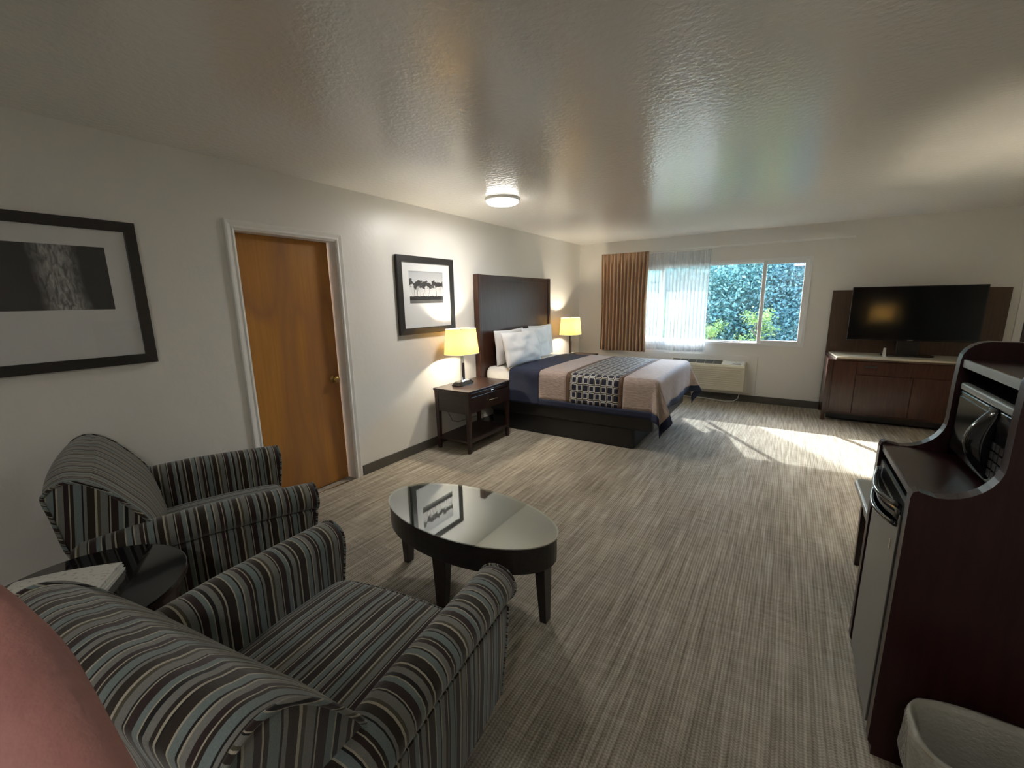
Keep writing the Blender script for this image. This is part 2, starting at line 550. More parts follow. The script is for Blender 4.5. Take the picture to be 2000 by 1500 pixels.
def emit(name, col, strength):
    mt = bpy.data.materials.new(name)
    mt.use_nodes = True
    nt = mt.node_tree
    nt.nodes.remove(nt.nodes['Principled BSDF'])
    e = N(nt, 'ShaderNodeEmission', inp={'Strength': strength})
    tc = N(nt, 'ShaderNodeTexCoord')
    nz = N(nt, 'ShaderNodeTexNoise', inp={'Scale': 3.0})
    nt.links.new(tc.outputs['Object'], nz.inputs['Vector'])
    rp = ramp(nt, [(0.0, tuple(c * 0.97 for c in col)), (1.0, col)])
    nt.links.new(nz.outputs['Fac'], rp.inputs[0])
    nt.links.new(rp.outputs[0], e.inputs['Color'])
    nt.links.new(e.outputs[0], nt.nodes['Material Output'].inputs[0])
    return mt


M_DIFFUSER = emit('light_diffuser', (1.0, 0.97, 0.92), 9.0)
M_BULB = emit('lamp_bulb', (1.0, 0.80, 0.48), 14.0)


# ---------------------------------------------------------------- mesh helpers
class MB:
    def __init__(self):
        self.v, self.f = [], []

    def add(self, vs, fs):
        o = len(self.v)
        self.v += [tuple(p) for p in vs]
        self.f += [tuple(i + o for i in q) for q in fs]
        return self

    def box(self, x0, x1, y0, y1, z0, z1):
        return self.add([(x0, y0, z0), (x1, y0, z0), (x1, y1, z0), (x0, y1, z0),
                         (x0, y0, z1), (x1, y0, z1), (x1, y1, z1), (x0, y1, z1)],
                        [(0, 3, 2, 1), (4, 5, 6, 7), (0, 1, 5, 4), (1, 2, 6, 5), (2, 3, 7, 6), (3, 0, 4, 7)])

    def taper(self, cx, cy, z0, z1, hx0, hy0, hx1, hy1, dx=0, dy=0):
        """tapered post: half sizes h*0 at z0 (offset dx, dy) and h*1 at z1"""
        vs = []
        for (hx, hy, z, ox, oy) in ((hx0, hy0, z0, dx, dy), (hx1, hy1, z1, 0, 0)):
            vs += [(cx + ox - hx, cy + oy - hy, z), (cx + ox + hx, cy + oy - hy, z),
                   (cx + ox + hx, cy + oy + hy, z), (cx + ox - hx, cy + oy + hy, z)]
        return self.add(vs, [(0, 3, 2, 1), (4, 5, 6, 7), (0, 1, 5, 4), (1, 2, 6, 5), (2, 3, 7, 6), (3, 0, 4, 7)])

    def prism(self, pts, axis, a0, a1):
        """closed 2-D outline extruded along axis 0/1/2"""
        n = len(pts)

        def put(p, a):
            return {0: (a, p[0], p[1]), 1: (p[0], a, p[1]), 2: (p[0], p[1], a)}[axis]
        vs = [put(p, a0) for p in pts] + [put(p, a1) for p in pts]
        fs = [tuple(range(n - 1, -1, -1)), tuple(range(n, 2 * n))]
        fs += [(i, (i + 1) % n, n + (i + 1) % n, n + i) for i in range(n)]
        return self.add(vs, fs)

    def grid(self, fn, nu, nv, closeu=False):
        vs = [fn(i / (nu if closeu else nu - 1), j / (nv - 1)) for j in range(nv) for i in range(nu)]
        fs = []
        for j in range(nv - 1):
            for i in range(nu if closeu else nu - 1):
                k = (i + 1) % nu
                fs.append((j * nu + i, j * nu + k, (j + 1) * nu + k, (j + 1) * nu + i))
        return self.add(vs, fs)

    def tube(self, path, r, n=8, cap=True):
        path = [Vector(p) for p in path]
        vs, fs = [], []
        t0 = (path[1] - path[0]).normalized()
        ref = Vector((0, 0, 1)) if abs(t0.z) < 0.9 else Vector((1, 0, 0))
        a = t0.cross(ref).normalized()
        for i, p in enumerate(path):
            t = (path[min(i + 1, len(path) - 1)] - path[max(i - 1, 0)]).normalized()
            a = (a - t * a.dot(t)).normalized()
            b = t.cross(a)
            rr = r[i] if isinstance(r, (list, tuple)) else r
            vs += [p + a * rr * math.cos(2 * PI * k / n) + b * rr * math.sin(2 * PI * k / n) for k in range(n)]
        for i in range(len(path) - 1):
            fs += [(i * n + k, i * n + (k + 1) % n, (i + 1) * n + (k + 1) % n, (i + 1) * n + k) for k in range(n)]
        if cap:
            fs += [tuple(range(n - 1, -1, -1)), tuple(range((len(path) - 1) * n, len(path) * n))]
        return self.add(vs, fs)

    def lathe(self, prof, cx=0, cy=0, n=24, sx=1.0, sy=1.0, cap=True):
        """profile of (radius, z); sx/sy squash to an oval"""
        vs = [(cx + r * sx * math.cos(2 * PI * k / n), cy + r * sy * math.sin(2 * PI * k / n), z)
              for r, z in prof for k in range(n)]
        fs = []
        for i in range(len(prof) - 1):
            fs += [(i * n + k, i * n + (k + 1) % n, (i + 1) * n + (k + 1) % n, (i + 1) * n + k) for k in range(n)]
        if cap:
            fs += [tuple(range(n - 1, -1, -1)), tuple(range((len(prof) - 1) * n, len(prof) * n))]
        return self.add(vs, fs)

    def build(self, name, mat, parent=None, smooth=False, bevel=0.0, seg=2, uv=None, solid=0.0, sub=0, fix=True):
        me = bpy.data.meshes.new(name)
        me.from_pydata(self.v, [], self.f)
        if fix:
            bm = bmesh.new()
            bm.from_mesh(me)
            bmesh.ops.recalc_face_normals(bm, faces=bm.faces)
            bm.to_mesh(me)
            bm.free()
        me.materials.append(mat)
        if uv:
            lay = me.uv_layers.new(name='stripe')
            for p in me.polygons:
                for li in p.loop_indices:
                    lay.data[li].uv = uv(me.vertices[me.loops[li].vertex_index].co, p.normal)
        if smooth:
            for p in me.polygons:
                p.use_smooth = True
        me.update()
        o = bpy.data.objects.new(name, me)
        C.objects.link(o)
        if parent:
            o.parent = parent
        if solid:
            md = o.modifiers.new('thickness', 'SOLIDIFY')
            md.thickness = solid
            md.offset = 0
        if bevel:
            md = o.modifiers.new('edge', 'BEVEL')
            md.width = bevel
            md.segments = seg
            md.limit_method = 'ANGLE'
            md.angle_limit = R(35)
            md.harden_normals = False
        if sub:
            md = o.modifiers.new('smooth', 'SUBSURF')
            md.levels = md.render_levels = sub
        return o


def soft(o, ang=40):
    """smooth shading with sharp edges above an angle"""
    me = o.data
    for p in me.polygons:
        p.use_smooth = True
    bm = bmesh.new()
    bm.from_mesh(me)
    for e in bm.edges:
        if len(e.link_faces) == 2 and e.calc_face_angle(0) > R(ang):
            e.smooth = False
    bm.to_mesh(me)
    bm.free()
    return o


def thing(name, label, cat, loc=(0, 0, 0), rotz=0.0, group=None):
    o = bpy.data.objects.new(name, None)
    o.empty_display_size = 0.1
    C.objects.link(o)
    o.location = loc
    o.rotation_euler = (0, 0, rotz)
    o['label'] = label
    o['category'] = cat
    if group:
        o['group'] = group
    return o


def tag(o, label, cat, group=None, kind=None):
    o['label'] = label
    o['category'] = cat
    if group:
        o['group'] = group
    if kind:
        o['kind'] = kind
    return o


def structure(o, label=None):
    o['kind'] = 'structure'
    if label:
        o['label'] = label
    return o


def copy_tree(o, parent=None):
    c = o.copy()
    C.objects.link(c)
    if parent:
        c.parent = parent
        c.matrix_parent_inverse = o.matrix_parent_inverse.copy()
    for ch in list(o.children):
        copy_tree(ch, c)
    return c


def rrect(x0, x1, y0, y1, r, n=5):
    pts = []
    for cx, cy, a0 in ((x1 - r, y1 - r, 0), (x0 + r, y1 - r, 90), (x0 + r, y0 + r, 180), (x1 - r, y0 + r, 270)):
        for k in range(n + 1):
            a = R(a0 + 90 * k / n)
            pts.append((cx + r * math.cos(a), cy + r * math.sin(a)))
    return pts


# ---------------------------------------------------------------- room shell
H, D = 2.44, 7.025
XR, YF = 6.3, -1.6
T = 0.12


def holed(name, axis, a0, a1, u0, u1, v0, v1, holes, mat):
    """wall slab between a0..a1 on axis (0 -> u is y, 1 -> u is x), v is z, with rectangular holes"""
    us = sorted({u0, u1, *[h[0] for h in holes], *[h[1] for h in holes]})
    vs = sorted({v0, v1, *[h[2] for h in holes], *[h[3] for h in holes]})

    def solid_cell(i, j):
        if i < 0 or j < 0 or i >= len(us) - 1 or j >= len(vs) - 1:
            return False
        uc, vc = (us[i] + us[i + 1]) / 2, (vs[j] + vs[j + 1]) / 2
        return not any(h[0] < uc < h[1] and h[2] < vc < h[3] for h in holes)
    mb = MB()

    def P(a, u, v):
        return (a, u, v) if axis == 0 else (u, a, v)
    for i in range(len(us) - 1):
        for j in range(len(vs) - 1):
            if not solid_cell(i, j):
                continue
            A, B, c, d = us[i], us[i + 1], vs[j], vs[j + 1]
            for a in (a0, a1):
                mb.add([P(a, A, c), P(a, B, c), P(a, B, d), P(a, A, d)], [(0, 1, 2, 3)])
            for di, dj, q in ((-1, 0, ((A, c), (A, d))), (1, 0, ((B, c), (B, d))), (0, -1, ((A, c), (B, c))),
                              (0, 1, ((A, d), (B, d)))):
                if not solid_cell(i + di, j + dj):
                    mb.add([P(a0, *q[0]), P(a0, *q[1]), P(a1, *q[1]), P(a1, *q[0])], [(0, 1, 2, 3)])
    bm = bmesh.new()
    me = bpy.data.meshes.new('tmp')
    me.from_pydata(mb.v, [], mb.f)
    bm.from_mesh(me)
    bmesh.ops.remove_doubles(bm, verts=bm.verts, dist=1e-5)
    bmesh.ops.recalc_face_normals(bm, faces=bm.faces)
    me2 = bpy.data.meshes.new(name)
    bm.to_mesh(me2)
    bm.free()
    bpy.data.meshes.remove(me)
    me2.materials.append(mat)
    o = bpy.data.objects.new(name, me2)
    C.objects.link(o)
    return structure(o)


DOOR = (1.470, 2.238, 0.0, 2.030)
WIN = (0.86, 3.315, 0.845, 2.035)
structure(MB().box(-T - 0.3, XR + T, YF - T, D + T, -0.12, 0).build('floor', M_CARPET))
structure(MB().box(-T, XR + T, YF - T, D + T, H, H + 0.12).build('ceiling', M_CEIL))
holed('wall_left', 0, -T, 0, YF - T, D + T, 0, H, [DOOR], M_WALL)
holed('wall_back', 1, D, D + T, 0, XR + T, 0, H, [WIN], M_WALL)
structure(MB().box(XR, XR + T, YF, D, 0, H).build('wall_right', M_WALL))
structure(MB().box(0, XR + T, YF - T, YF, 0, H).build('wall_front', M_WALL))
structure(MB().box(4.13, 4.25, YF, 2.30, 0, H).build('wall_partition', M_WALL))
# closet wall behind the wooden door
structure(MB().box(-0.33, -0.30, 1.2, 2.5, 0, H).build('wall_behind_door', M_WALL))

for nm, bx in (('baseboard_left', [(0, 0.012, 2.302, D, 0, 0.095), (0, 0.012, YF, 1.415, 0, 0.095)]),
               ('baseboard_back', [(0.012, 5.225, D - 0.012, D, 0, 0.10)]),
               ('baseboard_partition', [(4.118, 4.13, YF, 2.30, 0, 0.095)])):
    b = MB()
    for q in bx:
        b.box(*q)
    structure(b.build(nm, M_BASE, bevel=0.003))

# door casing (moulded) and jamb
CW = 0.052
cas = thing('trim_1', 'white moulded casing around the orange-brown wooden door', 'trim')
del cas['category']
structure(cas)


def casing_profile(o0, o1):
    # (offset outward from the opening, height off the wall)
    return [(o0, 0.0), (o0, 0.012), (o0 + 0.008, 0.016), (o0 + 0.02, 0.012), (o1 - 0.014, 0.018), (o1 - 0.004, 0.018),
            (o1, 0.012), (o1, 0.0)]


pf = casing_profile(-0.004, CW)
y0, y1, z1 = DOOR[0], DOOR[1], DOOR[3]


def mitre_leg(side):
    n = len(pf)
    vs, fs = [], []
    if side == 'top':
        for o, h in pf:
            vs.append((h, y0 - o, z1 + o))
        for o, h in pf:
            vs.append((h, y1 + o, z1 + o))
    else:
        yy, sg = (y0, -1) if side == 'a' else (y1, 1)
        for o, h in pf:
            vs.append((h, yy + sg * o, 0.0))
        for o, h in pf:
            vs.append((h, yy + sg * o, z1 + o))
    fs = [tuple(range(n)), tuple(range(2 * n - 1, n - 1, -1))]
    fs += [(i, i + 1, n + i + 1, n + i) for i in range(n - 1)] + [(n - 1, 0, n, 2 * n - 1)]
    return MB().add(vs, fs)


for s in ('a', 'b', 'top'):
    mitre_leg(s).build('casing_board', M_TRIM, cas)
jb = MB()
jb.box(-T - 0.02, 0.004, y0, y0 + 0.012, 0, z1)
jb.box(-T - 0.02, 0.004, y1 - 0.012, y1, 0, z1)
jb.box(-T - 0.02, 0.004, y0, y1, z1 - 0.012, z1)
jb.build('door_jamb', M_TRIM, cas)
MB().box(-0.01, 0.006, y0 + 0.012, y1 - 0.012, 0, 0.006).build('threshold_strip', M_CHROME, cas, bevel=0.002)

dr = MB().box(-0.128, -0.088, y0 + 0.014, y1 - 0.026, 0.008, z1 - 0.014).build('door_1', M_DOOR, bevel=0.002)
structure(dr, 'orange-brown veneered slab door recessed in a white casing')
kb = MB()
kb.lathe([(0.030, 0.0), (0.030, 0.004), (0.012, 0.008), (0.011, 0.026), (0.022, 0.032), (0.028, 0.044), (0.026, 0.056),
          (0.012, 0.062)], n=20)
k = kb.build('door_knob', M_BRASS, dr, smooth=True)
k.rotation_euler = (0, R(90), 0)
k.location = (-0.088, y1 - 0.085, 0.905)

# second doorway at the far right of the window wall
c2 = thing('trim_2', 'white casing of the doorway right of the television cabinet', 'trim')
del c2['category']
structure(c2)
MB().box(5.228, 5.292, D - 0.018, D, 0, 2.085).build('casing_board', M_TRIM, c2, bevel=0.004)
MB().box(6.10, 6.164, D - 0.018, D, 0, 2.085).build('casing_board', M_TRIM, c2, bevel=0.004)
MB().box(5.292, 6.10, D - 0.018, D, 2.021, 2.085).build('casing_board', M_TRIM, c2, bevel=0.004)
d2 = MB().box(5.297, 6.095, D - 0.010, D - 0.001, 0.008, 2.016).build('door_2', M_ESPV, bevel=0.002)
structure(d2, 'dark wood door at the end of the window wall')
k2 = copy_tree(k, d2)
k2.rotation_euler = (R(90), 0, 0)
k2.location = (5.37, D - 0.010, 0.92)

# ---------------------------------------------------------------- window
win = thing('window_1', 'white vinyl sliding window looking onto trees', 'window', (0, 0, 0))
del win['category']
structure(win)
wx0, wx1, wz0, wz1 = WIN
yf0, yf1 = D - 0.015, D + 0.06


def ring(mb, x0, x1, z0, z1, w, ya, yb, wt=None):
    wt = wt or w
    mb.box(x0, x0 + w, ya, yb, z0, z1)
    mb.box(x1 - w, x1, ya, yb, z0, z1)
    mb.box(x0 + w, x1 - w, ya, yb, z0, z0 + wt)
    mb.box(x0 + w, x1 - w, ya, yb, z1 - wt, z1)
    return mb


ring(MB(), wx0 - 0.02, wx1 + 0.0, wz0 - 0.005, wz1 + 0.005, 0.035, yf0, yf1 + 0.03).build('window_frame', M_VINYL, win,
                                                                                        bevel=0.004)
MX = 2.762
LX = wx0 + (wx1 - MX)
s3 = ring(MB(), MX - 0.012, wx1 - 0.03, wz0 + 0.028, wz1 - 0.028, 0.050, D + 0.0, D + 0.03, 0.045).build(
    'sash', M_VINYL, win, bevel=0.006)
MB().box(MX + 0.03, wx1 - 0.075, D + 0.012, D + 0.018, wz0 + 0.07, wz1 - 0.07).build('pane', M_GLASS, s3)
MB().box(MX - 0.004, MX + 0.010, D - 0.012, D + 0.0, 1.38, 1.46).build('latch', M_VINYL, s3, bevel=0.003)
s1 = ring(MB(), wx0 + 0.012, LX + 0.012, wz0 + 0.028, wz1 - 0.028, 0.050, D + 0.0, D + 0.03, 0.045).build(
    'sash', M_VINYL, win, bevel=0.006)
MB().box(wx0 + 0.057, LX - 0.033, D + 0.012, D + 0.018, wz0 + 0.07, wz1 - 0.07).build('pane', M_GLASS, s1)
s2 = ring(MB(), LX - 0.03, MX + 0.03, wz0 + 0.028, wz1 - 0.028, 0.030, D + 0.035, D + 0.06, 0.022).build(
    'sash', M_VINYL, win, bevel=0.004)
MB().box(LX - 0.005, MX + 0.005, D + 0.044, D + 0.050, wz0 + 0.045, wz1 - 0.045).build('pane', M_GLASS, s2)

# eave and ground outside
structure(MB().box(-4, XR + 1, D + T, D + T + 0.78, 2.29, 2.42).build('roof_eave', M_TRIM))
M_GROUND = plain('garden_soil', (0.10, 0.095, 0.06), 0.95, var=0.4, scale=3)
structure(MB().box(-14, 16, D + T, 20, -0.25, -0.15).build('garden_ground', M_GROUND))

M_HILL = plain('hillside_scrub', (0.045, 0.10, 0.085), 0.95, var=0.6, scale=3, bump=0.6, bscale=6)
hl = MB()
hl.grid(lambda u, v: (-9 + 22 * u, 15.2 + 1.8 * v + 0.25 * noise.noise(Vector((u * 12, v * 3, 0))), -0.2 + 3.5 * v + 0.3 * noise.noise(Vector((u * 14, v * 4, 5)))), 60, 14)
structure(hl.build('garden_hillside', M_HILL, smooth=True))

# ---------------------------------------------------------------- curtains
rail = MB()
rail.box(0.44, 3.72, D - 0.105, D - 0.075, 2.228, 2.248)
cr = thing('curtain_rail', 'slim white curtain rail running above the window', 'curtain rail')
rail.build('track', M_WHITEPL, cr, bevel=0.004)
for x in (0.50, 2.1, 3.66):
    MB().box(x - 0.012, x + 0.012, D - 0.076, D, 2.230, 2.246).build('bracket', M_WHITEPL, cr)


def curtain(name, x0, x1, z0, z1, yc, amp, folds, mat, label, head, seed, solid):
    rr = random.Random(seed)
    ph = [rr.uniform(-0.5, 0.5) for _ in range(folds + 2)]
    am = [rr.uniform(0.7, 1.15) for _ in range(folds + 2)]
    nx, nz_ = folds * 12 + 1, 26

    def fold(u, t):
        # t 0 bottom .. 1 top
        s = u * folds
        i = int(min(folds - 1, s))
        a = am[i] * (1 - (s - i)) + am[i + 1] * (s - i)
        p = ph[i] * (1 - (s - i)) + ph[i + 1] * (s - i)
        w = math.sin(2 * PI * s + p)
        return w * a, p
    th = (z1 - head - z0) / (z1 - z0)

    def fn(u, t):
        z = z0 + t * (z1 - z0)
        w, p = fold(u, t)
        k = 1.0 if t < th else max(0.35, 1 - (t - th) / (1 - th) * 0.4)
        if t >= th - 0.02:
            # pinch pleats in the heading
            w2 = math.sin(2 * PI * u * folds * 1.5 + p)
            q = min(1, (t - th + 0.02) / 0.06)
            w = w * (1 - 0.5 * q) + 0.5 * q * w2
        narrow = 1 - 0.03 * math.sin(PI * min(1, t / max(th, 0.1))) if t < th else 1
        x = x0 + (x1 - x0) * (0.5 + (u - 0.5) * narrow) + 0.006 * math.cos(2 * PI * u * folds) * (1 - t)
        y = yc + amp * k * w * (0.75 + 0.35 * (1 - t))
        z += 0.004 * math.sin(9 * u + seed) * (1 - t)
        return (x, y, z)
    o = MB().grid(fn, nx, nz_).build(name, mat, smooth=True, uv=lambda c, n: (c.x, c.z), solid=solid, fix=False)
    # default UV for the weave
    lay = o.data.uv_layers[0]
    return tag(o, label, 'curtain')


dc = curtain('drape', 0.455, 1.215, 0.688, 2.238, D - 0.150, 0.042, 13, M_DRAPE,
             'brown striped pleated drape drawn to one side of the window', 0.15, 3, 0.004)
sc = curtain('sheer_curtain', 1.17, 2.088, 0.722, 2.206, D - 0.098, 0.020, 17, M_SHEER,
             'thin white sheer curtain covering part of the window beside the brown drape', 0.10, 5, 0.0)
# heavy hem and heading of the sheer
MB().tube([(2.075, D - 0.055, 2.20), (2.072, D - 0.052, 1.6), (2.070, D - 0.05, 1.02)], 0.005, 6).build('draw_wand', M_GREYPL, sc)

# ---------------------------------------------------------------- ceiling light
def ceiling_light(x, y, watts, label):
    cl = thing('ceiling_light', label, 'ceiling light', (x, y, H), 0, 'flush ceiling lights')
    MB().lathe([(0.158, 0), (0.158, -0.012), (0.150, -0.022), (0.146, -0.022)], n=40).build('light_rim', M_WHITEPL, cl, smooth=True)
    MB().lathe([(0.146, -0.020), (0.143, -0.034), (0.125, -0.046), (0.08, -0.054), (0.0005, -0.057)], n=40).build(
        'diffuser', M_DIFFUSER, cl, smooth=True)
    ld = bpy.data.lights.new('ceiling_light_source', 'AREA')
    ld.shape = 'DISK'
    ld.size = 0.28
    ld.energy = watts
    ld.color = (1.0, 0.97, 0.93)
    lo = bpy.data.objects.new('ceiling_light_source', ld)
    C.objects.link(lo)
    lo.parent = cl
    lo.location = (0, 0, -0.062)


ceiling_light(0.825, 3.42, W_CEIL, 'round flush white ceiling light glowing above the gap between door and bed')
ceiling_light(3.25, -1.0, W_FILL, 'added round ceiling light out of view, brightening the near end of the room')  # added fill behind the camera, shaped as a second fitting


# ---------------------------------------------------------------- pictures on the left wall
def picture(name, label, y0, y1, z0, z1, fw, dep, print_box, pm):
    t = thing(name, label, 'picture', (0, (y0 + y1) / 2, z0))
    cy = (y0 + y1) / 2
    a, b = y0 - cy, y1 - cy
    h = z1 - z0
    fr = MB()
    fr.prism([(a, 0), (b, 0), (b - fw, fw), (a + fw, fw)], 0, 0.001, dep)
    fr.prism([(a, h), (a + fw, h - fw), (b - fw, h - fw), (b, h)], 0, 0.001, dep)
    fr.prism([(a, 0), (a + fw, fw), (a + fw, h - fw), (a, h)], 0, 0.001, dep)
    fr.prism([(b, 0), (b, h), (b - fw, h - fw), (b - fw, fw)], 0, 0.001, dep)
    fr.build('picture_frame', M_FRAME, t, bevel=0.002)
    p0, p1, q0, q1 = print_box[0] - cy, print_box[1] - cy, print_box[2] - z0, print_box[3] - z0
    mt = MB()
    A, B, c, d = a + fw - 0.003, b - fw + 0.003, fw - 0.003, h - fw + 0.003
    x = dep - 0.013
    for q in ((A, p0, c, d), (p1, B, c, d), (p0, p1, c, q0), (p0, p1, q1, d)):
        mt.box(x - 0.003, x, q[0], q[1], q[2], q[3])
    mt.build('mat_board', M_MAT, t)
    MB().box(x - 0.007, x - 0.004, p0 - 0.004, p1 + 0.004, q0 - 0.004, q1 + 0.004).build(
        'photo_print', pm, t, uv=lambda v, n: ((v.y - p0) / (p1 - p0), (v.z - q0) / (q1 - q0)))
    MB().box(x + 0.004, x + 0.006, A, B, c, d).build('glazing', M_PICGLASS, t)
    return t


picture('framed_picture', 'large black-framed dark photograph of a tree trunk hanging above the striped chairs',
        0.195, 0.955, 1.218, 1.985, 0.052, 0.030, (0.355, 0.812, 1.523, 1.845), M_TRUNK)
picture('framed_picture', 'black-framed photograph of a row of tall trees hanging between door and headboard',
        2.835, 3.630, 1.222, 1.968, 0.060, 0.035, (2.985, 3.462, 1.520, 1.828), M_GROVE)

# ---------------------------------------------------------------- headboard, bed
hb = thing('headboard', 'tall dark brown wood headboard panel fixed to the wall behind the bed', 'headboard', (0.003, 4.895, 0.30))
hw = 0.872
MB().box(0.012, 0.062, -hw, hw, 0, 1.535).build('panel', M_HEAD, hb, bevel=0.004)
for s in (-1, 1):
    e = MB().box(0.0, 0.076, -0.03, 0.03, 0, 1.538).build('edge_strip', M_HEAD, hb, bevel=0.006)
    e.location = (0, s * (hw - 0.012), 0)
MB().box(0.062, 0.068, -hw + 0.018, hw - 0.018, 1.475, 1.48).build('groove_bead', M_HEAD, hb)

BY0, BY1 = 4.135, 5.665          # mattress sides
BX0, BX1 = 0.085, 2.10           # head and foot of the mattress
BYC = (BY0 + BY1) / 2
ZT = 0.735
bed = thing('bed', 'queen bed on a low black upholstered base', 'bed', (BX0, BYC, 0))
hwid = (BY1 - BY0) / 2
MB().prism(rrect(0.02, 1.80, -hwid + 0.045, hwid - 0.045, 0.03), 2, 0, 0.215).build('bed_base', M_VINYLBLK, bed, bevel=0.012)
MB().prism(rrect(0.0, 1.99, -hwid + 0.012, hwid - 0.012, 0.06), 2, 0.21, 0.435).build('box_spring', M_VINYLBLK, bed, bevel=0.03, seg=3)
MB().prism(rrect(0.0, BX1 - BX0, -hwid, hwid, 0.07), 2, 0.43, ZT - 0.005).build('mattress', M_SHEET, bed, bevel=0.07, seg=5, smooth=True)
sh = MB()


def sheet_fn(u, v):
    t = (v - 0.5) * 2
    yy = t * (hwid + 0.3)
    x = -0.005 + 0.62 * u
    e = hwid - 0.07
    a = max(0.0, abs(yy) - e)
    ang = min(PI / 2, a / 0.075)
    y = math.copysign(min(abs(yy), e) + 0.082 * math.sin(ang), yy)
    z = ZT + 0.004 - 0.082 * (1 - math.cos(ang)) - max(0, a - 0.075 * PI / 2)
    z += 0.004 * noise.noise(Vector((x * 6, yy * 5, 1.0)))
    return (x, y, z)


sh.grid(sheet_fn, 16, 60).build('sheet', M_SHEET, bed, smooth=True, solid=0.004)

# ---- bedspread: one drape law, cut into its woven bands
SX0 = 0.41
S_LEN = 2.125 - SX0            # along the bed until it turns over the foot
T_HALF = hwid + 0.018
HANG_S, HANG_T = 0.36, 0.355
bs = thing('bedspread', 'tan bedspread with navy edging and a band of navy and cream squares across the bed', 'bedspread', (SX0, BYC, 0))


def drape(s, t):
    """s: metres from the head edge, t: metres across from the bed centre"""
    r = 0.055
    a = max(0.0, s - (S_LEN - r))
    b = max(0.0, abs(t) - (T_HALF - r))
    sg = 1 if t >= 0 else -1
    ztop = ZT + 0.016 + 0.012 * (1 - (t / T_HALF) ** 2) + 0.004 * noise.noise(Vector((s * 3, t * 3, 0)))
    if s < 0.10:
        ztop -= 0.0
    if a == 0 and b == 0:
        return (s, t, ztop)
    rho = math.hypot(a, b)
    phi = math.atan2(b, a)            # 0 = foot, 90 deg = side
    q = r * PI / 2
    if rho < q:
        out, dn = r * math.sin(rho / r), r * (1 - math.cos(rho / r))
    else:
        L = rho - q
        corner = math.sin(2 * phi) ** 2 if (a > 0 and b > 0) else 0.0
        fl = 0.02 + 0.12 * corner + 1.5 * corner * (1 - corner)
        wv = 0.0
        if b == 0:
            wv = 0.035 * math.sin(t * 8.5 + 0.7) + 0.02 * math.sin(t * 17 + 2)
        if a == 0:
            wv = 0.016 * math.sin(s * 7.0 + 1.0) + 0.008 * math.sin(s * 15)
        fl += wv
        out, dn = r + L * math.sin(fl) + 0.004, r + L * math.cos(fl)
    dx, dy = (math.cos(phi), math.sin(phi) * sg)
    x = min(s, S_LEN - r) + out * dx
    y = sg * min(abs(t), T_HALF - r) + out * dy
    return (x, y, ztop - dn)


def cloth_part(name, s0, s1, t0, t1, mat, lift=0.0, n_s=None, n_t=None, label=None):
    n_s = n_s or max(2, int((s1 - s0) / 0.028) + 2)
    n_t = n_t or max(2, int((t1 - t0) / 0.028) + 2)
    st = {}
    mb = MB()
    for j in range(n_t):
        for i in range(n_s):
            s, t = s0 + (s1 - s0) * i / (n_s - 1), t0 + (t1 - t0) * j / (n_t - 1)
            p = Vector(drape(s, t))
            if lift:
                e = 0.004
                n = (Vector(drape(s + e, t)) - Vector(drape(s - e, t))).cross(Vector(drape(s, t + e)) - Vector(drape(s, t - e)))
                if n.length > 0:
                    p += n.normalized() * lift
            st[len(mb.v)] = (s, t)
            mb.v.append(tuple(p))
    for j in range(n_t - 1):
        for i in range(n_s - 1):
            mb.f.append((j * n_s + i, j * n_s + i + 1, (j + 1) * n_s + i + 1, (j + 1) * n_s + i))
    o = mb.build(name, mat, bs, smooth=True, fix=False)
    lay = o.data.uv_layers.new(name='stripe')
    for lp in o.data.loops:
        lay.data[lp.index].uv = st[lp.vertex_index]
    md = o.modifiers.new('thickness', 'SOLIDIFY')
    md.thickness = 0.006
    md.offset = 0
    if label:
        o['label'] = label
    return o


TM = T_HALF + HANG_T
SM = S_LEN + HANG_S
HB = 0.075
sA, sB, sC = 0.40, 0.735, 0.785       # navy end, runner brown start, pattern start
sD, sE = 1.318, 1.365
cloth_part('navy_band', 0.0, sA, -TM, TM, M_NAVY, 0.0, label='plain navy band at the pillow end')
cloth_part('tan_panel', sA, sB, -TM + HB, TM - HB, M_TAN, label='tan quilted strip')
cloth_part('brown_border', sB, sC, -TM + HB, TM - HB, M_BROWN, 0.001, label='narrow brown border')
cloth_part('patterned_band', sC, sD, -TM + HB, TM - HB, M_RUNNER, 0.001, label='band of cream-outlined navy squares')
cloth_part('brown_border', sD, sE, -TM + HB, TM - HB, M_BROWN, 0.001, label='narrow brown border')
cloth_part('tan_panel', sE, SM - HB, -TM + HB, TM - HB, M_TAN, label='tan quilted panel over the foot of the bed')
for q in ((sA, SM, -TM, -TM + HB), (sA, SM, TM - HB, TM), (SM - HB, SM, -TM + HB, TM - HB)):
    cloth_part('navy_hem', *q, M_NAVY)


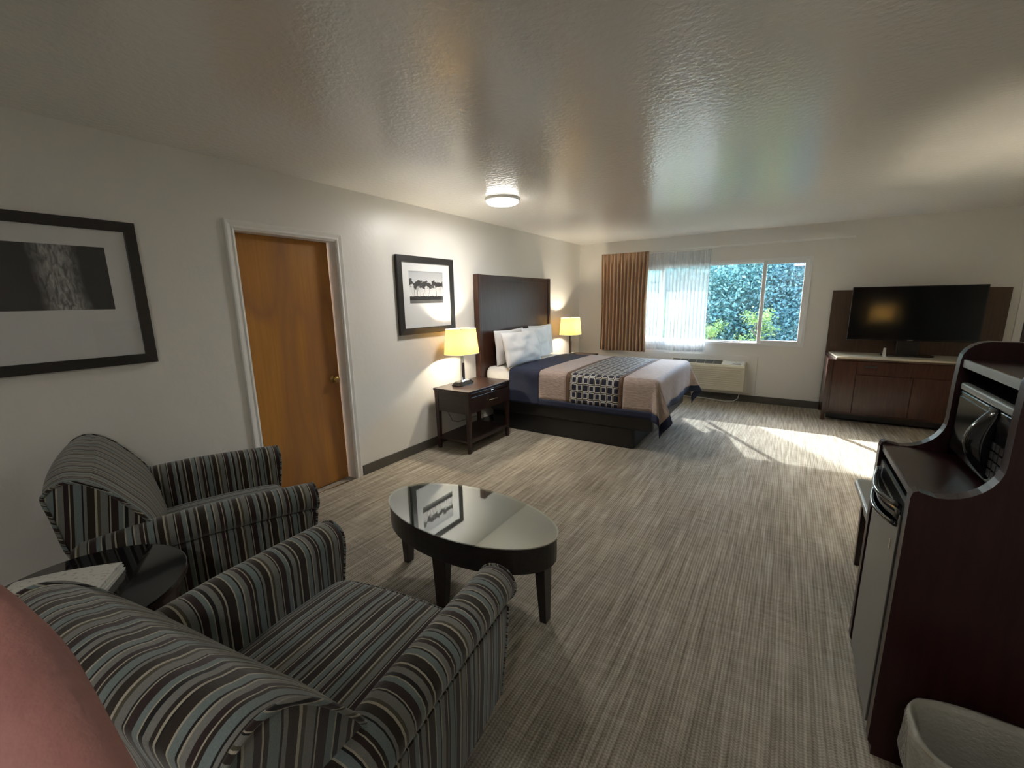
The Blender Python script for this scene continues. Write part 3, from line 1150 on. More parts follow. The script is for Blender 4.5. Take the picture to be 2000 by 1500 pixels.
# ---- pillows
def pillow(label, yc, xb, zb, wid, hei, lean, seed, tz=0.075, yaw=0.0):
    rr = random.Random(seed)
    off = Vector((rr.uniform(0, 50), rr.uniform(0, 50), rr.uniform(0, 50)))
    n = 26

    def side(sgn):
        def fn(u, v):
            a, b = u * 2 - 1, v * 2 - 1
            prof = max(0.0, (1 - abs(a) ** 2.6)) ** 0.55 * max(0.0, (1 - abs(b) ** 2.6)) ** 0.55
            pin = 1 - 0.085 * (1 - (abs(a) * abs(b)) ** 1.3) * (abs(a) ** 8 + abs(b) ** 8)
            y = a * wid / 2 * pin
            z = b * hei / 2 * pin
            w = noise.noise(Vector((a * 2.2, b * 2.2, 0)) + off) * 0.35 + noise.noise(Vector((a * 5, b * 4, 3)) + off) * 0.13
            x = sgn * (tz * prof * (1 + w))
            return (x, y, z + hei / 2)
        return fn
    mb = MB()
    mb.grid(side(1), n, n)
    mb.grid(side(-1), n, n)
    o = mb.build('pillow', M_PILLOW, smooth=True, sub=1)
    bm = bmesh.new()
    bm.from_mesh(o.data)
    bmesh.ops.remove_doubles(bm, verts=bm.verts, dist=0.0006)
    bmesh.ops.recalc_face_normals(bm, faces=bm.faces)
    bm.to_mesh(o.data)
    bm.free()
    o.location = (xb, yc, zb)
    o.rotation_euler = (0, -lean, yaw)
    return tag(o, label, 'pillow', 'pillows propped against the headboard')


ZP = ZT + 0.012
pillow('white pillow leaning on the headboard behind the front pillow on the lamp-lit side', 4.52, 0.190, ZP, 0.70, 0.44, R(5), 3, 0.042)
pillow('white pillow nearest the dark nightstand, in front, its whole face visible', 4.510, 0.400, ZP, 0.84, 0.43, R(13), 11, 0.075)
pillow('white pillow against the headboard on the window side, at the back', 5.33, 0.190, ZP, 0.70, 0.45, R(5), 21, 0.042)
pillow('white pillow in the middle of the row, half behind the front one', 5.03, 0.285, ZP, 0.74, 0.44, R(7), 31, 0.044)


# ---------------------------------------------------------------- nightstands
def nightstand(loc):
    t = thing('nightstand', 'dark espresso nightstand between wooden door and bed, lamp on top', 'nightstand', loc)
    w, d, z = 0.76, 0.47, 0.652          # y width, x depth
    MB().box(0, d, 0, w, z - 0.022, z).build('top', M_ESP, t, bevel=0.003)
    body = MB()
    body.box(0.012, d - 0.02, 0.012, 0.03, 0.415, z - 0.022)
    body.box(0.012, d - 0.02, w - 0.03, w - 0.012, 0.415, z - 0.022)
    body.box(0.012, 0.03, 0.03, w - 0.03, 0.415, z - 0.022)
    body.box(0.03, d - 0.02, 0.03, w - 0.03, 0.415, 0.43)
    body.build('case', M_ESP, t)
    dw = MB().box(d - 0.026, d - 0.006, 0.048, w - 0.048, 0.425, 0.585).build('drawer', M_ESP, t, bevel=0.003)
    hd = MB()
    hd.tube([(d - 0.006, 0.335, 0.51), (d + 0.018, 0.335, 0.51), (d + 0.020, 0.38, 0.51), (d + 0.020, 0.43, 0.51),
             (d + 0.018, 0.465, 0.51), (d - 0.006, 0.465, 0.51)], 0.005, 8)
    hd.build('handle', M_CHROME, dw, smooth=True)
    tr = MB().box(d - 0.024, d - 0.004, 0.048, w - 0.048, 0.592, 0.625).build('pull_out_tray', M_ESP, t, bevel=0.002)
    MB().box(d - 0.004, d + 0.008, 0.38, 0.42, 0.602, 0.612).build('knob', M_CHROME, tr, bevel=0.002)
    for (x, y) in ((0.035, 0.033), (0.035, w - 0.033), (d - 0.033, 0.033), (d - 0.033, w - 0.033)):
        MB().taper(x, y, 0, z - 0.022, 0.016, 0.016, 0.026, 0.026).build('leg', M_ESPV, t, bevel=0.002)
    MB().box(0.02, d - 0.02, 0.02, w - 0.02, 0.105, 0.128).build('shelf', M_ESP, t, bevel=0.002)
    return t


ns1 = nightstand((0.058, 3.195, 0))
ns2 = copy_tree(ns1)
ns2.location = (0.058, 5.855, 0)
ns2['label'] = 'dark nightstand in the corner beyond the bed, mostly hidden'
for o in (ns1, ns2):
    o['group'] = 'nightstands either side of the bed'


# ---------------------------------------------------------------- table lamps
def table_lamp(loc, label):
    t = thing('table_lamp', label, 'lamp', loc, 0, 'table lamps with yellow shades')
    oct_ = [(-0.045, -0.13), (0.045, -0.13), (0.07, -0.085), (0.07, 0.085), (0.045, 0.13), (-0.045, 0.13), (-0.07, 0.085), (-0.07, -0.085)]
    b = MB()
    n = 8
    vs = [(x, y, 0) for x, y in oct_] + [(x * 1.0, y, 0.012) for x, y in oct_] + [(x * 0.62, y * 0.80, 0.042) for x, y in oct_]
    fs = [tuple(range(7, -1, -1)), tuple(range(16, 24))]
    for k_ in range(2):
        fs += [(k_ * n + i, k_ * n + (i + 1) % n, (k_ + 1) * n + (i + 1) % n, (k_ + 1) * n + i) for i in range(n)]
    b.add(vs, fs)
    base = b.build('base', M_GLOSS, t, bevel=0.002)
    MB().box(-0.016, 0.016, 0.055, 0.093, 0.040, 0.0445).build('outlet', M_WHITEPL, base, bevel=0.002)
    p = MB()
    p.box(-0.010, 0.010, -0.023, -0.007, 0.04, 0.36)
    p.box(-0.010, 0.010, 0.007, 0.015, 0.04, 0.36)
    p.box(-0.012, 0.012, -0.025, 0.025, 0.034, 0.052)
    p.build('post', M_CHROME, t, bevel=0.001)
    MB().box(-0.011, 0.011, 0.004, 0.026, 0.04, 0.235).build('post_insert', M_ESPV, t, bevel=0.001)
    s = MB()
    ax0, ay0, ax1, ay1, z0, z1 = 0.150, 0.192, 0.128, 0.162, 0.335, 0.595

    def fn(u, v):
        a = 2 * PI * u
        e = 0.72
        ca, sa = math.cos(a), math.sin(a)
        ca = math.copysign(abs(ca) ** e, ca)
        sa = math.copysign(abs(sa) ** e, sa)
        return ((ax0 + (ax1 - ax0) * v) * ca, (ay0 + (ay1 - ay0) * v) * sa, z0 + (z1 - z0) * v)
    s.grid(fn, 56, 6, closeu=True)
    shade = s.build('shade', M_SHADE, t, smooth=True)
    for v in (0.0, 1.0):
        tr = MB().tube([fn(i / 56, v) for i in range(57)], 0.0035, 6, cap=False)
        tr.build('shade_trim', M_WHITEPL, shade, smooth=True)
    h = MB()
    h.tube([(0, -0.160, 0.585), (0, 0.160, 0.585)], 0.0025, 6)
    h.tube([(-0.125, 0, 0.585), (0.125, 0, 0.585)], 0.0025, 6)
    h.tube([(0, 0.0, 0.36), (0, 0.06, 0.42), (0, 0.075, 0.50), (0, 0.05, 0.56), (0, 0, 0.585)], 0.002, 6)
    h.build('harp', M_CHROME, shade)
    MB().lathe([(0.004, 0.585), (0.008, 0.592), (0.009, 0.600), (0.005, 0.608), (0.001, 0.610)], n=12).build('finial', M_CHROME, t, smooth=True)
    MB().lathe([(0.013, 0.36), (0.016, 0.375), (0.016, 0.41), (0.012, 0.42)], n=12).build('socket', M_BRASS, t, smooth=True)
    MB().lathe([(0.010, 0.42), (0.020, 0.440), (0.026, 0.465), (0.022, 0.488), (0.008, 0.500), (0.001, 0.501)], n=16).build(
        'bulb', M_BULB, t, smooth=True)
    l = bpy.data.lights.new('lamp_bulb_source', 'POINT')
    l.energy = W_LAMP
    l.color = (1.0, 0.87, 0.66)
    l.shadow_soft_size = 0.03
    lo = bpy.data.objects.new('lamp_bulb_source', l)
    C.objects.link(lo)
    lo.parent = t
    lo.location = (0, -0.0, 0.462)
    return t


table_lamp((0.225, 3.485, 0.653), 'lit table lamp with yellow shade on the nightstand below the tree picture')
table_lamp((0.235, 6.165, 0.653), 'lit table lamp in the corner beyond the bed')
cord = MB()
cord.tube([(0.045, 3.40, 0.62), (0.035, 3.42, 0.45), (0.03, 3.44, 0.34), (0.04, 3.50, 0.22), (0.055, 3.58, 0.19), (0.03, 3.8, 0.17),
           (0.03, 4.0, 0.16), (0.035, 4.11, 0.165)], 0.003, 6)
tag(cord.build('lamp_cord', M_BLACK, smooth=True), 'thin dark cord hanging behind the nearer nightstand', 'cord')
ol = thing('wall_outlet', 'white outlet low on the wall behind the nightstand', 'outlet', (0, 4.14, 0.165))
MB().box(0, 0.006, -0.036, 0.036, -0.06, 0.06).build('cover_plate', M_WHITEPL, ol, bevel=0.002)
for z in (-0.022, 0.022):
    MB().box(0.006, 0.009, -0.017, 0.017, z - 0.014, z + 0.014).build('socket', M_CREAMPL, ol, bevel=0.002)

# ---------------------------------------------------------------- air conditioner
ac = thing('air_conditioner', 'cream through-wall air conditioner under the window', 'air conditioner', (0, D, 0))
AX0, AX1 = 1.60, 2.655
sl = MB()
ring(sl, AX0 - 0.12, AX1 + 0.135, 0.125, 0.68, 0.10, -0.018, -0.001)
sl.box(AX0 - 0.02, AX1 + 0.035, -0.012, -0.001, 0.2, 0.6)
sl.build('wall_sleeve', M_WALL, ac, bevel=0.003)
prof = [(-0.01, 0.175), (-0.225, 0.175), (-0.235, 0.19), (-0.225, 0.53), (-0.205, 0.560), (-0.012, 0.600)]
MB().prism(prof, 0, AX0, AX1).build('housing', M_CREAMPL, ac, bevel=0.008, seg=3)
# grille slats
for i in range(9):
    z = 0.245 + i * 0.030
    yy = -0.2335 + (z - 0.19) * 0.0295
    MB().prism([(yy + 0.004, z), (yy - 0.011, z + 0.003), (yy - 0.012, z + 0.013), (yy + 0.004, z + 0.020)], 0, AX0 + 0.04, AX1 - 0.05).build(
        'grille_slat', M_CREAMPL, ac)
vn = MB()


def ac_top(y):
    return 0.560 + (y + 0.205) / 0.193 * 0.040


for i in range(6):
    xa = AX0 + 0.04 + i * 0.118
    ya, yb = -0.185, -0.035
    v = MB().add([(xa, ya, ac_top(ya) + .003), (xa + 0.112, ya, ac_top(ya) + .003), (xa + 0.112, yb, ac_top(yb) + .003),
                  (xa, yb, ac_top(yb) + .003), (xa, ya, ac_top(ya) - .01), (xa + 0.112, ya, ac_top(ya) - .01),
                  (xa + 0.112, yb, ac_top(yb) - .01), (xa, yb, ac_top(yb) - .01)],
                 [(0, 1, 2, 3), (7, 6, 5, 4), (0, 4, 5, 1), (1, 5, 6, 2), (2, 6, 7, 3), (3, 7, 4, 0)])
    v.build('vent_panel', M_VENT, ac)
ya, yb = -0.195, -0.03
cp = MB().add([(AX1 - 0.30, ya, ac_top(ya) + .006), (AX1 - 0.02, ya, ac_top(ya) + .006), (AX1 - 0.02, yb, ac_top(yb) + .006), (AX1 - 0.30, yb, ac_top(yb) + .006),
               (AX1 - 0.30, ya, ac_top(ya) - .004), (AX1 - 0.02, ya, ac_top(ya) - .004), (AX1 - 0.02, yb, ac_top(yb) - .004), (AX1 - 0.30, yb, ac_top(yb) - .004)],
              [(0, 1, 2, 3), (7, 6, 5, 4), (0, 4, 5, 1), (1, 5, 6, 2), (2, 6, 7, 3), (3, 7, 4, 0)]).build('control_cover', M_WHITEPL, ac, bevel=0.002)
MB().lathe([(0.055, 0), (0.055, 0.004), (0.03, 0.005)], AX1 - 0.11, -0.165, 20, 1.0, 0.45).build('finger_recess', M_VENT, cp)
cp.children[0].location = (0, 0, ac_top(-0.165) + 0.005)
MB().tube([(2.60, -0.10, 0.18), (2.60, -0.09, 0.12), (2.585, -0.085, 0.05), (2.53, -0.105, 0.012), (2.42, -0.15, 0.008), (2.30, -0.12, 0.008),
           (2.15, -0.06, 0.008), (1.95, -0.045, 0.008), (1.7, -0.05, 0.008), (1.5, -0.04, 0.04), (1.42, -0.012, 0.2)], 0.006, 8).build('power_cord', M_WHITEPL, ac, smooth=True)

# ---------------------------------------------------------------- TV console, TV
tv_c = thing('tv_console', 'dark cherry television cabinet with light top and tall back panel', 'cabinet', (3.565, 6.41, 0))
CWD, CDP = 1.585, 0.60
MB().box(0.0, CWD, 0.012, CDP, 0.10, 0.765).build('case', M_CONS, tv_c, bevel=0.003)
MB().prism([(0.0, 0.60), (0.075, -0.012), (CWD - 0.075, -0.012), (CWD, 0.60)], 2, 0.765, 0.785).build('top_edge', M_CONSP, tv_c, bevel=0.002)
MB().prism([(0.03, 0.56), (0.08, -0.018), (CWD - 0.08, -0.018), (CWD - 0.03, 0.56)], 2, 0.785, 0.805).build('top', M_STONE, tv_c, bevel=0.002)
MB().box(0.0, CWD, CDP - 0.04, CDP - 0.002, 0.785, 1.590).build('back_panel', M_CONSP, tv_c, bevel=0.003)
dw = MB().box(0.285, CWD - 0.285, -0.006, 0.014, 0.60, 0.755).build('drawer', M_CONS, tv_c, bevel=0.002)
MB().box(0.345, 0.465, -0.010, -0.004, 0.690, 0.712).build('finger_slot', M_BLACK, dw, bevel=0.003)
MB().box(CWD - 0.465, CWD - 0.345, -0.010, -0.004, 0.690, 0.712).build('finger_slot', M_BLACK, dw, bevel=0.003)
for a, b in ((0.06, 0.280), (CWD - 0.280, CWD - 0.06)):
    MB().box(a, b, -0.006, 0.014, 0.125, 0.755).build('door', M_CONS, tv_c, bevel=0.002)
for a, b in ((0.285, 0.79), (0.795, CWD - 0.285)):
    MB().box(a, b, -0.006, 0.014, 0.125, 0.595).build('door', M_CONS, tv_c, bevel=0.002)
for x in (0.0, CWD):
    for y in (0.03, CDP - 0.03):
        s = 1 if x == 0 else -1
        MB().taper(x + s * 0.028, y, 0, 0.765, 0.016, 0.022, 0.029, 0.03, dx=-s * 0.016).build('leg', M_CONS, tv_c, bevel=0.002)
MB().box(0.05, CWD - 0.05, 0.06, CDP - 0.03, 0.03, 0.10).build('plinth', M_BLACK, tv_c)

tv = thing('television', 'large black flat-screen television standing on the cherry cabinet', 'television', (4.325, 6.74, 0.806), R(1.6))
MB().box(-0.585, 0.585, -0.02, 0.035, 0.180, 0.815).build('casing', M_GLOSS, tv, bevel=0.006)
MB().box(-0.570, 0.570, -0.024, -0.019, 0.205, 0.802).build('screen', M_SCREEN, tv)
MB().box(-0.30, 0.30, 0.035, 0.075, 0.25, 0.70).build('rear_housing', M_BLACK, tv, bevel=0.02)
MB().box(-0.02, 0.03, -0.0255, -0.0195, 0.187, 0.196).build('badge', M_CHROME, tv)
MB().box(-0.10, 0.10, -0.01, 0.03, 0.01, 0.20).build('stand_neck', M_BLACK, tv, bevel=0.006)
MB().prism(rrect(-0.24, 0.24, -0.10, 0.10, 0.08), 2, 0, 0.014).build('stand_foot', M_GLOSS, tv, bevel=0.003)
tcard = MB().prism([(-0.045, 0), (0.0, 0.105), (0.045, 0), (0.042, 0), (0.0, 0.099), (-0.042, 0)], 0, -0.012, 0.012)
o = tag(tcard.build('tent_card', M_PAPER), 'narrow white folded card standing in front of the television', 'card')
o.location = (4.100, 6.58, 0.806)

# ---------------------------------------------------------------- fridge cabinet, fridge, microwave
cab = thing('fridge_cabinet', 'dark mahogany hutch cabinet with curved side panels around the fridge and microwave', 'cabinet', (0, 0, 0))
KX, KB = 3.464, 4.10
KY0, KY1 = 1.636, 2.205
ZC = 0.950


def side_outline():
    pts = [(KX + 0.012, 0.0), (KX + 0.012, 0.03), (KX, 0.05), (KX, ZC - 0.015)]
    pts += [(KX + 0.004, ZC + 0.004), (KX + 0.016, ZC + 0.010)]
    # quarter curve sweeping up into the hutch front
    cx, cz, r = 3.500, 1.075, 0.125
    pts.append((cx - 0.015, ZC + 0.006))
    for k_ in range(0, 9):
        a = R(-90 + 90 * k_ / 8)
        pts.append((cx + 0.02 + r * math.cos(a), cz + r * math.sin(a) - 0.002))
    xf = 3.645
    pts += [(xf, 1.20), (xf + 0.003, 1.30)]
    for k_ in range(0, 6):
        a = R(180 - 90 * k_ / 5)
        pts.append((xf + 0.073 + 0.07 * math.cos(a), 1.295 + 0.07 * math.sin(a)))
    pts += [(KB, 1.365), (KB, 0.0)]
    return pts


so_ = side_outline()
for a, b in ((KY0, KY0 + 0.042), (KY1 - 0.042, KY1)):
    MB().prism(so_, 1, a, b).build('side_panel', M_CAB, cab, bevel=0.005, seg=2)
MB().box(KX + 0.006, KB, KY0 + 0.042, KY1 - 0.042, ZC - 0.028, ZC - 0.002).build('counter', M_CAB, cab, bevel=0.004)
M_EDGE_SHEEN = plain('edge_reflection_grey', (0.36, 0.40, 0.40), 0.35, var=0.04)  # light reflected off the front edges, painted in as pale grey
MB().box(3.665, KB, KY0 + 0.042, KY1 - 0.042, 1.272, 1.298).build('shelf', M_CAB, cab, bevel=0.002)
MB().box(3.655, 3.665, KY0 + 0.042, KY1 - 0.042, 1.271, 1.299).build('shelf_edge', M_EDGE_SHEEN, cab, bevel=0.002)['label'] = 'front edge of the shelf with the window reflection painted pale grey'
MB().box(KB - 0.015, KB, KY0 + 0.042, KY1 - 0.042, 0.0, 1.36).build('back_board', M_CAB, cab)
MB().box(KX + 0.03, KX + 0.05, KY0 + 0.042, KY1 - 0.042, 0.0, 0.05).build('toe_board', M_BLACK, cab)

fr = thing('mini_fridge', 'small fridge with grey door and curved black handle inside the mahogany cabinet', 'fridge', (KX + 0.020, (KY0 + KY1) / 2, 0.035))
hy = (KY1 - KY0) / 2 - 0.050
MB().box(0.055, 0.56, -hy, hy, 0, 0.855).build('body', M_BLACK, fr, bevel=0.006)
door = MB().box(-0.012, 0.050, -hy, hy, 0.005, 0.855).build('door', M_BLACK, fr, bevel=0.008)
MB().box(-0.018, -0.010, -hy + 0.035, hy - 0.02, 0.012, 0.80).build('door_skin', M_STEEL, door, bevel=0.002)['label'] = 'brushed grey metal front'
hd = MB()
for zz, rr_ in ((0.83, 0.009), (0.765, 0.009)):
    hd.tube([(-0.022 - 0.030 * math.sin(PI * k_ / 12), -hy + 0.05 + (2 * hy - 0.10) * k_ / 12, zz - 0.018 * math.sin(PI * k_ / 12)) for k_ in range(13)], rr_, 8)
hd.build('handle', M_GLOSS, door, smooth=True)
MB().grid(lambda u, v: (-0.016 - 0.026 * math.sin(PI * u), -hy + 0.05 + (2 * hy - 0.10) * u, 0.765 + 0.065 * v - 0.018 * math.sin(PI * u)), 13, 2).build(
    'handle_cup', M_GLOSS, door, smooth=True, solid=0.006)
MB().box(-0.0195, -0.0175, -hy + 0.09, -hy + 0.108, 0.655, 0.690).build('badge', M_CHROME, door)

M_BUTTON = plain('dark_button', (0.045, 0.045, 0.045), 0.4)
mw = thing('microwave', 'black microwave oven on the counter inside the hutch', 'microwave', (3.66, 0, ZC - 0.002))
ym0, ym1 = KY0 + 0.052, KY1 - 0.055
MB().box(0.02, 0.36, ym0, ym1, 0.018, 0.268).build('oven_case', M_BLACK, mw, bevel=0.004)
MB().box(-0.004, 0.020, ym0, ym1, 0.245, 0.270).build('top_edge_sheen', M_EDGE_SHEEN, mw, bevel=0.006)  # top front edge of the oven, its bright reflection put into the colour
MB().box(-0.004, 0.020, ym0 + 0.125, ym1, 0.020, 0.243).build('oven_door', M_GLOSS, mw, bevel=0.004)
MB().box(-0.007, -0.003, ym0 + 0.185, ym1 - 0.025, 0.050, 0.225).build('door_window', M_SCREEN, mw.children[2], bevel=0.001)
pn = MB().box(-0.004, 0.020, ym0, ym0 + 0.122, 0.020, 0.243).build('control_panel', M_GLOSS, mw, bevel=0.003)
hdl = MB()


def mwh(u, v):
    # bowed pull standing proud of the door, widest at mid height
    z = 0.03 + 0.215 * u
    bow = math.sin(PI * u)
    return (-0.006 - 0.055 * bow * math.sin(PI * v), ym0 + 0.105 + 0.05 * v + 0.03 * (u - 0.5) * v, z)


hdl.grid(mwh, 18, 8)
hdl.build('handle', M_GLOSS, mw, smooth=True, solid=0.004)
for i in range(4):
    for j in range(3):
        MB().box(-0.007, -0.003, ym0 + 0.018 + j * 0.031, ym0 + 0.042 + j * 0.031, 0.045 + i * 0.028, 0.065 + i * 0.028).build('button', M_BUTTON, pn)
MB().box(-0.0065, -0.003, ym0 + 0.016, ym0 + 0.106, 0.185, 0.220).build('display', M_SCREEN, pn)
for x in (0.06, 0.32):
    for y in (ym0 + 0.04, ym1 - 0.04):
        MB().lathe([(0.012, 0), (0.012, 0.019)], x, y, 10).build('foot', M_BLACK, mw)

# ---------------------------------------------------------------- bench beyond the cabinet
bn = thing('luggage_bench', 'low bench with a pale grey top and dark legs beyond the fridge cabinet', 'bench', (3.53, 2.42, 0))
M_PAD = plain('grey_vinyl_pad', (0.24, 0.24, 0.20), 0.45, var=0.05, bump=0.1)
MB().prism(rrect(0.0, 0.52, 0.0, 0.72, 0.05), 2, 0.415, 0.452).build('bench_top', M_PAD, bn, bevel=0.012, seg=3)
for x in (0.045, 0.465):
    for y in (0.06, 0.515):
        MB().taper(x, y, 0, 0.415, 0.018, 0.018, 0.024, 0.024).build('leg', M_ESPV, bn, bevel=0.002)
for x in (0.03, 0.455):
    MB().box(x, x + 0.02, 0.06, 0.515, 0.33, 0.415).build('rail', M_ESP, bn)

# desk with its lamp round the corner, out of the picture
dk = thing('desk', 'dark wood desk against the far partition', 'desk', (4.35, 3.45, 0))
MB().box(0, 0.62, 0, 1.15, 0.72, 0.75).build('desk_top', M_ESP, dk, bevel=0.003)
for x in (0.04, 0.58):
    for y in (0.04, 1.11):
        MB().taper(x, y, 0, 0.72, 0.02, 0.02, 0.028, 0.028).build('leg', M_ESPV, dk, bevel=0.002)
table_lamp((4.60, 3.95, 0.751), 'lit table lamp on the dark desk at the side of the room')

# ---------------------------------------------------------------- waste bin
bn2 = thing('waste_bin', 'beige oval waste bin with a clear liner beside the mahogany cabinet', 'waste bin', (3.690, 1.435, 0), R(2))
M_BIN = plain('beige_plastic', (0.30, 0.262, 0.165), 0.5, var=0.06)
HBIN = 0.345


def bin_wall(rx0, ry0, rx1, ry1, z0, z1, nrm=40, e=0.62):
    def fn(u, v):
        a = 2 * PI * u
        ca, sa = math.cos(a), math.sin(a)
        ca = math.copysign(abs(ca) ** e, ca)
        sa = math.copysign(abs(sa) ** e, sa)
        return ((rx0 + (rx1 - rx0) * v) * ca, (ry0 + (ry1 - ry0) * v) * sa, z0 + (z1 - z0) * v)
    return fn


ou = bin_wall(0.150, 0.095, 0.185, 0.125, 0.0, HBIN)
wl = MB()
wl.grid(ou, 48, 5, closeu=True)
wl.add([ou(k_ / 48, 0) for k_ in range(48)], [tuple(range(47, -1, -1))])
wl.build('bin_body', M_BIN, bn2, smooth=True, solid=0.004)
MB().tube([ou(k_ / 48, 1.0) for k_ in range(49)], 0.006, 8, cap=False).build('rim', M_BIN, bn2, smooth=True)


def liner_mat():
    mt = bpy.data.materials.new('clear_liner')
    mt.use_nodes = True
    nt = mt.node_tree
    b = nt.nodes['Principled BSDF']
    tp = N(nt, 'ShaderNodeBsdfTransparent')
    mx = N(nt, 'ShaderNodeMixShader', inp={0: 0.65})
    nz = N(nt, 'ShaderNodeTexNoise', inp={'Scale': 30.0, 'Detail': 3})
    bp = N(nt, 'ShaderNodeBump', inp={'Strength': 0.6, 'Distance': 0.006})
    nt.links.new(nz.outputs['Fac'], bp.inputs['Height'])
    nt.links.new(bp.outputs[0], b.inputs['Normal'])
    b.inputs['Base Color'].default_value = (0.42, 0.41, 0.36, 1)
    b.inputs['Roughness'].default_value = 0.18
    nt.links.new(tp.outputs[0], mx.inputs[1])
    nt.links.new(b.outputs[0], mx.inputs[2])
    nt.links.new(mx.outputs[0], nt.nodes['Material Output'].inputs[0])
    return mt


M_LINER = liner_mat()


def liner_fn(u, v):
    # falls outside the rim, over it, and hangs inside
    a = 2 * PI * u
    p = Vector(ou(u, 1.0))
    d = Vector((p.x, p.y, 0)).normalized()
    w = noise.noise(Vector((math.cos(a) * 4, math.sin(a) * 4, v * 3)))
    if v < 0.35:
        k_ = v / 0.35
        return tuple(p + d * (0.012 + 0.006 * w) * (1 - 0.3 * k_) + Vector((0, 0, -0.12 * (1 - k_) + 0.0 + 0.012 * w * (1 - k_))))
    if v < 0.5:
        k_ = (v - 0.35) / 0.15
        return tuple(p + d * (0.0084 - 0.018 * k_) + Vector((0, 0, 0.008 + 0.004 * math.sin(PI * k_) + 0.003 * w)))
    k_ = (v - 0.5) / 0.5
    return tuple(p - d * (0.012 + (0.055 + 0.03 * w) * k_) + Vector((0, 0, 0.008 - 0.28 * k_)))


MB().grid(liner_fn, 72, 16, closeu=True).build('liner', M_LINER, bn2, smooth=True)

# ---------------------------------------------------------------- coffee table
ct = thing('coffee_table', 'black oval coffee table with a glass top in the middle of the room', 'table', (1.775, 1.600, 0))
TX, TY, TZ = 0.522, 0.262, 0.452
ov = lambda r_, z_: (r_, z_)
MB().lathe([(1.0, 0), (1.0, 0.006)], 0, 0, 72, TX, TY).build('glass_top', M_TABGLASS, ct).location = (0, 0, TZ - 0.006)
apr = MB()
apr.lathe([(0.985, 0.318), (0.985, TZ - 0.008)], 0, 0, 72, TX, TY)
apr.build('apron', M_BLACKWOOD, ct, bevel=0.002)
M_TTOP = wood('table_top_veneer', (0.020, 0.015, 0.012), (0.034, 0.026, 0.021), 0.32)
MB().lathe([(0.975, TZ - 0.009), (0.975, TZ - 0.0065)], 0, 0, 72, TX, TY).build('table_top', M_TTOP, ct)
for (x, y, dx, dy) in ((-0.455, 0, -0.012, 0), (0.455, 0, 0.012, 0), (0, -0.205, 0, -0.010), (0, 0.205, 0, 0.010)):
    hx, hy_ = (0.028, 0.04) if y == 0 else (0.045, 0.026)
    MB().taper(x, y, 0, 0.325, hx * 0.62, hy_ * 0.62, hx, hy_, dx, dy).build('leg', M_BLACKWOOD, ct, bevel=0.003)

# ---------------------------------------------------------------- round side table and papers
st_ = thing('side_table', 'round dark glass-topped side table between the two striped armchairs', 'table', (1.194, 0.262, 0))
MB().lathe([(0.288, 0.575), (0.297, 0.580), (0.297, 0.592)], 0, 0, 56).build('table_top', M_ESP, st_)
MB().lathe([(0.292, 0.5925), (0.297, 0.594), (0.297, 0.599), (0.294, 0.600)], 0, 0, 56).build('glass_top', M_GLOSS, st_, smooth=False)
MB().lathe([(0.265, 0.50), (0.265, 0.576)], 0, 0, 48).build('apron', M_ESP, st_)
for k_ in range(4):
    a = R(45 + 90 * k_)
    MB().taper(0.225 * math.cos(a), 0.225 * math.sin(a), 0, 0.51, 0.014, 0.014, 0.022, 0.022, 0.02 * math.cos(a), 0.02 * math.sin(a)).build('leg', M_ESPV, st_, bevel=0.002)
MB().lathe([(0.20, 0.16), (0.205, 0.165), (0.205, 0.18)], 0, 0, 40).build('lower_shelf', M_ESP, st_)
np_ = thing('newspaper', 'folded white newspaper lying on the round side table', 'newspaper', (1.155, 0.225, 0.600), R(54))
for i, (l0, l1, w0, w1, z0, z1, mt_) in enumerate(((-0.145, 0.145, -0.098, 0.098, 0.0, 0.012, M_PAPER), (-0.140, 0.142, -0.096, 0.097, 0.0125, 0.024, M_PAPER),
                                                  (-0.146, 0.140, -0.098, 0.095, 0.0245, 0.034, M_NEWS))):
    def sh_fn(u, v, l0=l0, l1=l1, w0=w0, w1=w1, z0=z0, z1=z1):
        # folded section: closed roll of paper, rounded along one long edge
        a = 2 * PI * u
        y = (w0 + w1) / 2 + (w1 - w0) / 2 * math.copysign(abs(math.cos(a)) ** 0.25, math.cos(a))
        z = (z0 + z1) / 2 + (z1 - z0) / 2 * math.copysign(abs(math.sin(a)) ** 0.6, math.sin(a))
        x = l0 + (l1 - l0) * v
        return (x, y, z + 0.006 * math.sin(PI * v) * (1 if i else 0) * (y > 0))
    q = MB()
    q.grid(sh_fn, 24, 9, closeu=True)
    q.add([sh_fn(k_ / 24, 0) for k_ in range(24)], [tuple(range(23, -1, -1))])
    q.add([sh_fn(k_ / 24, 1) for k_ in range(24)], [tuple(range(24))])
    soft(q.build('folded_section', mt_, np_), 60)


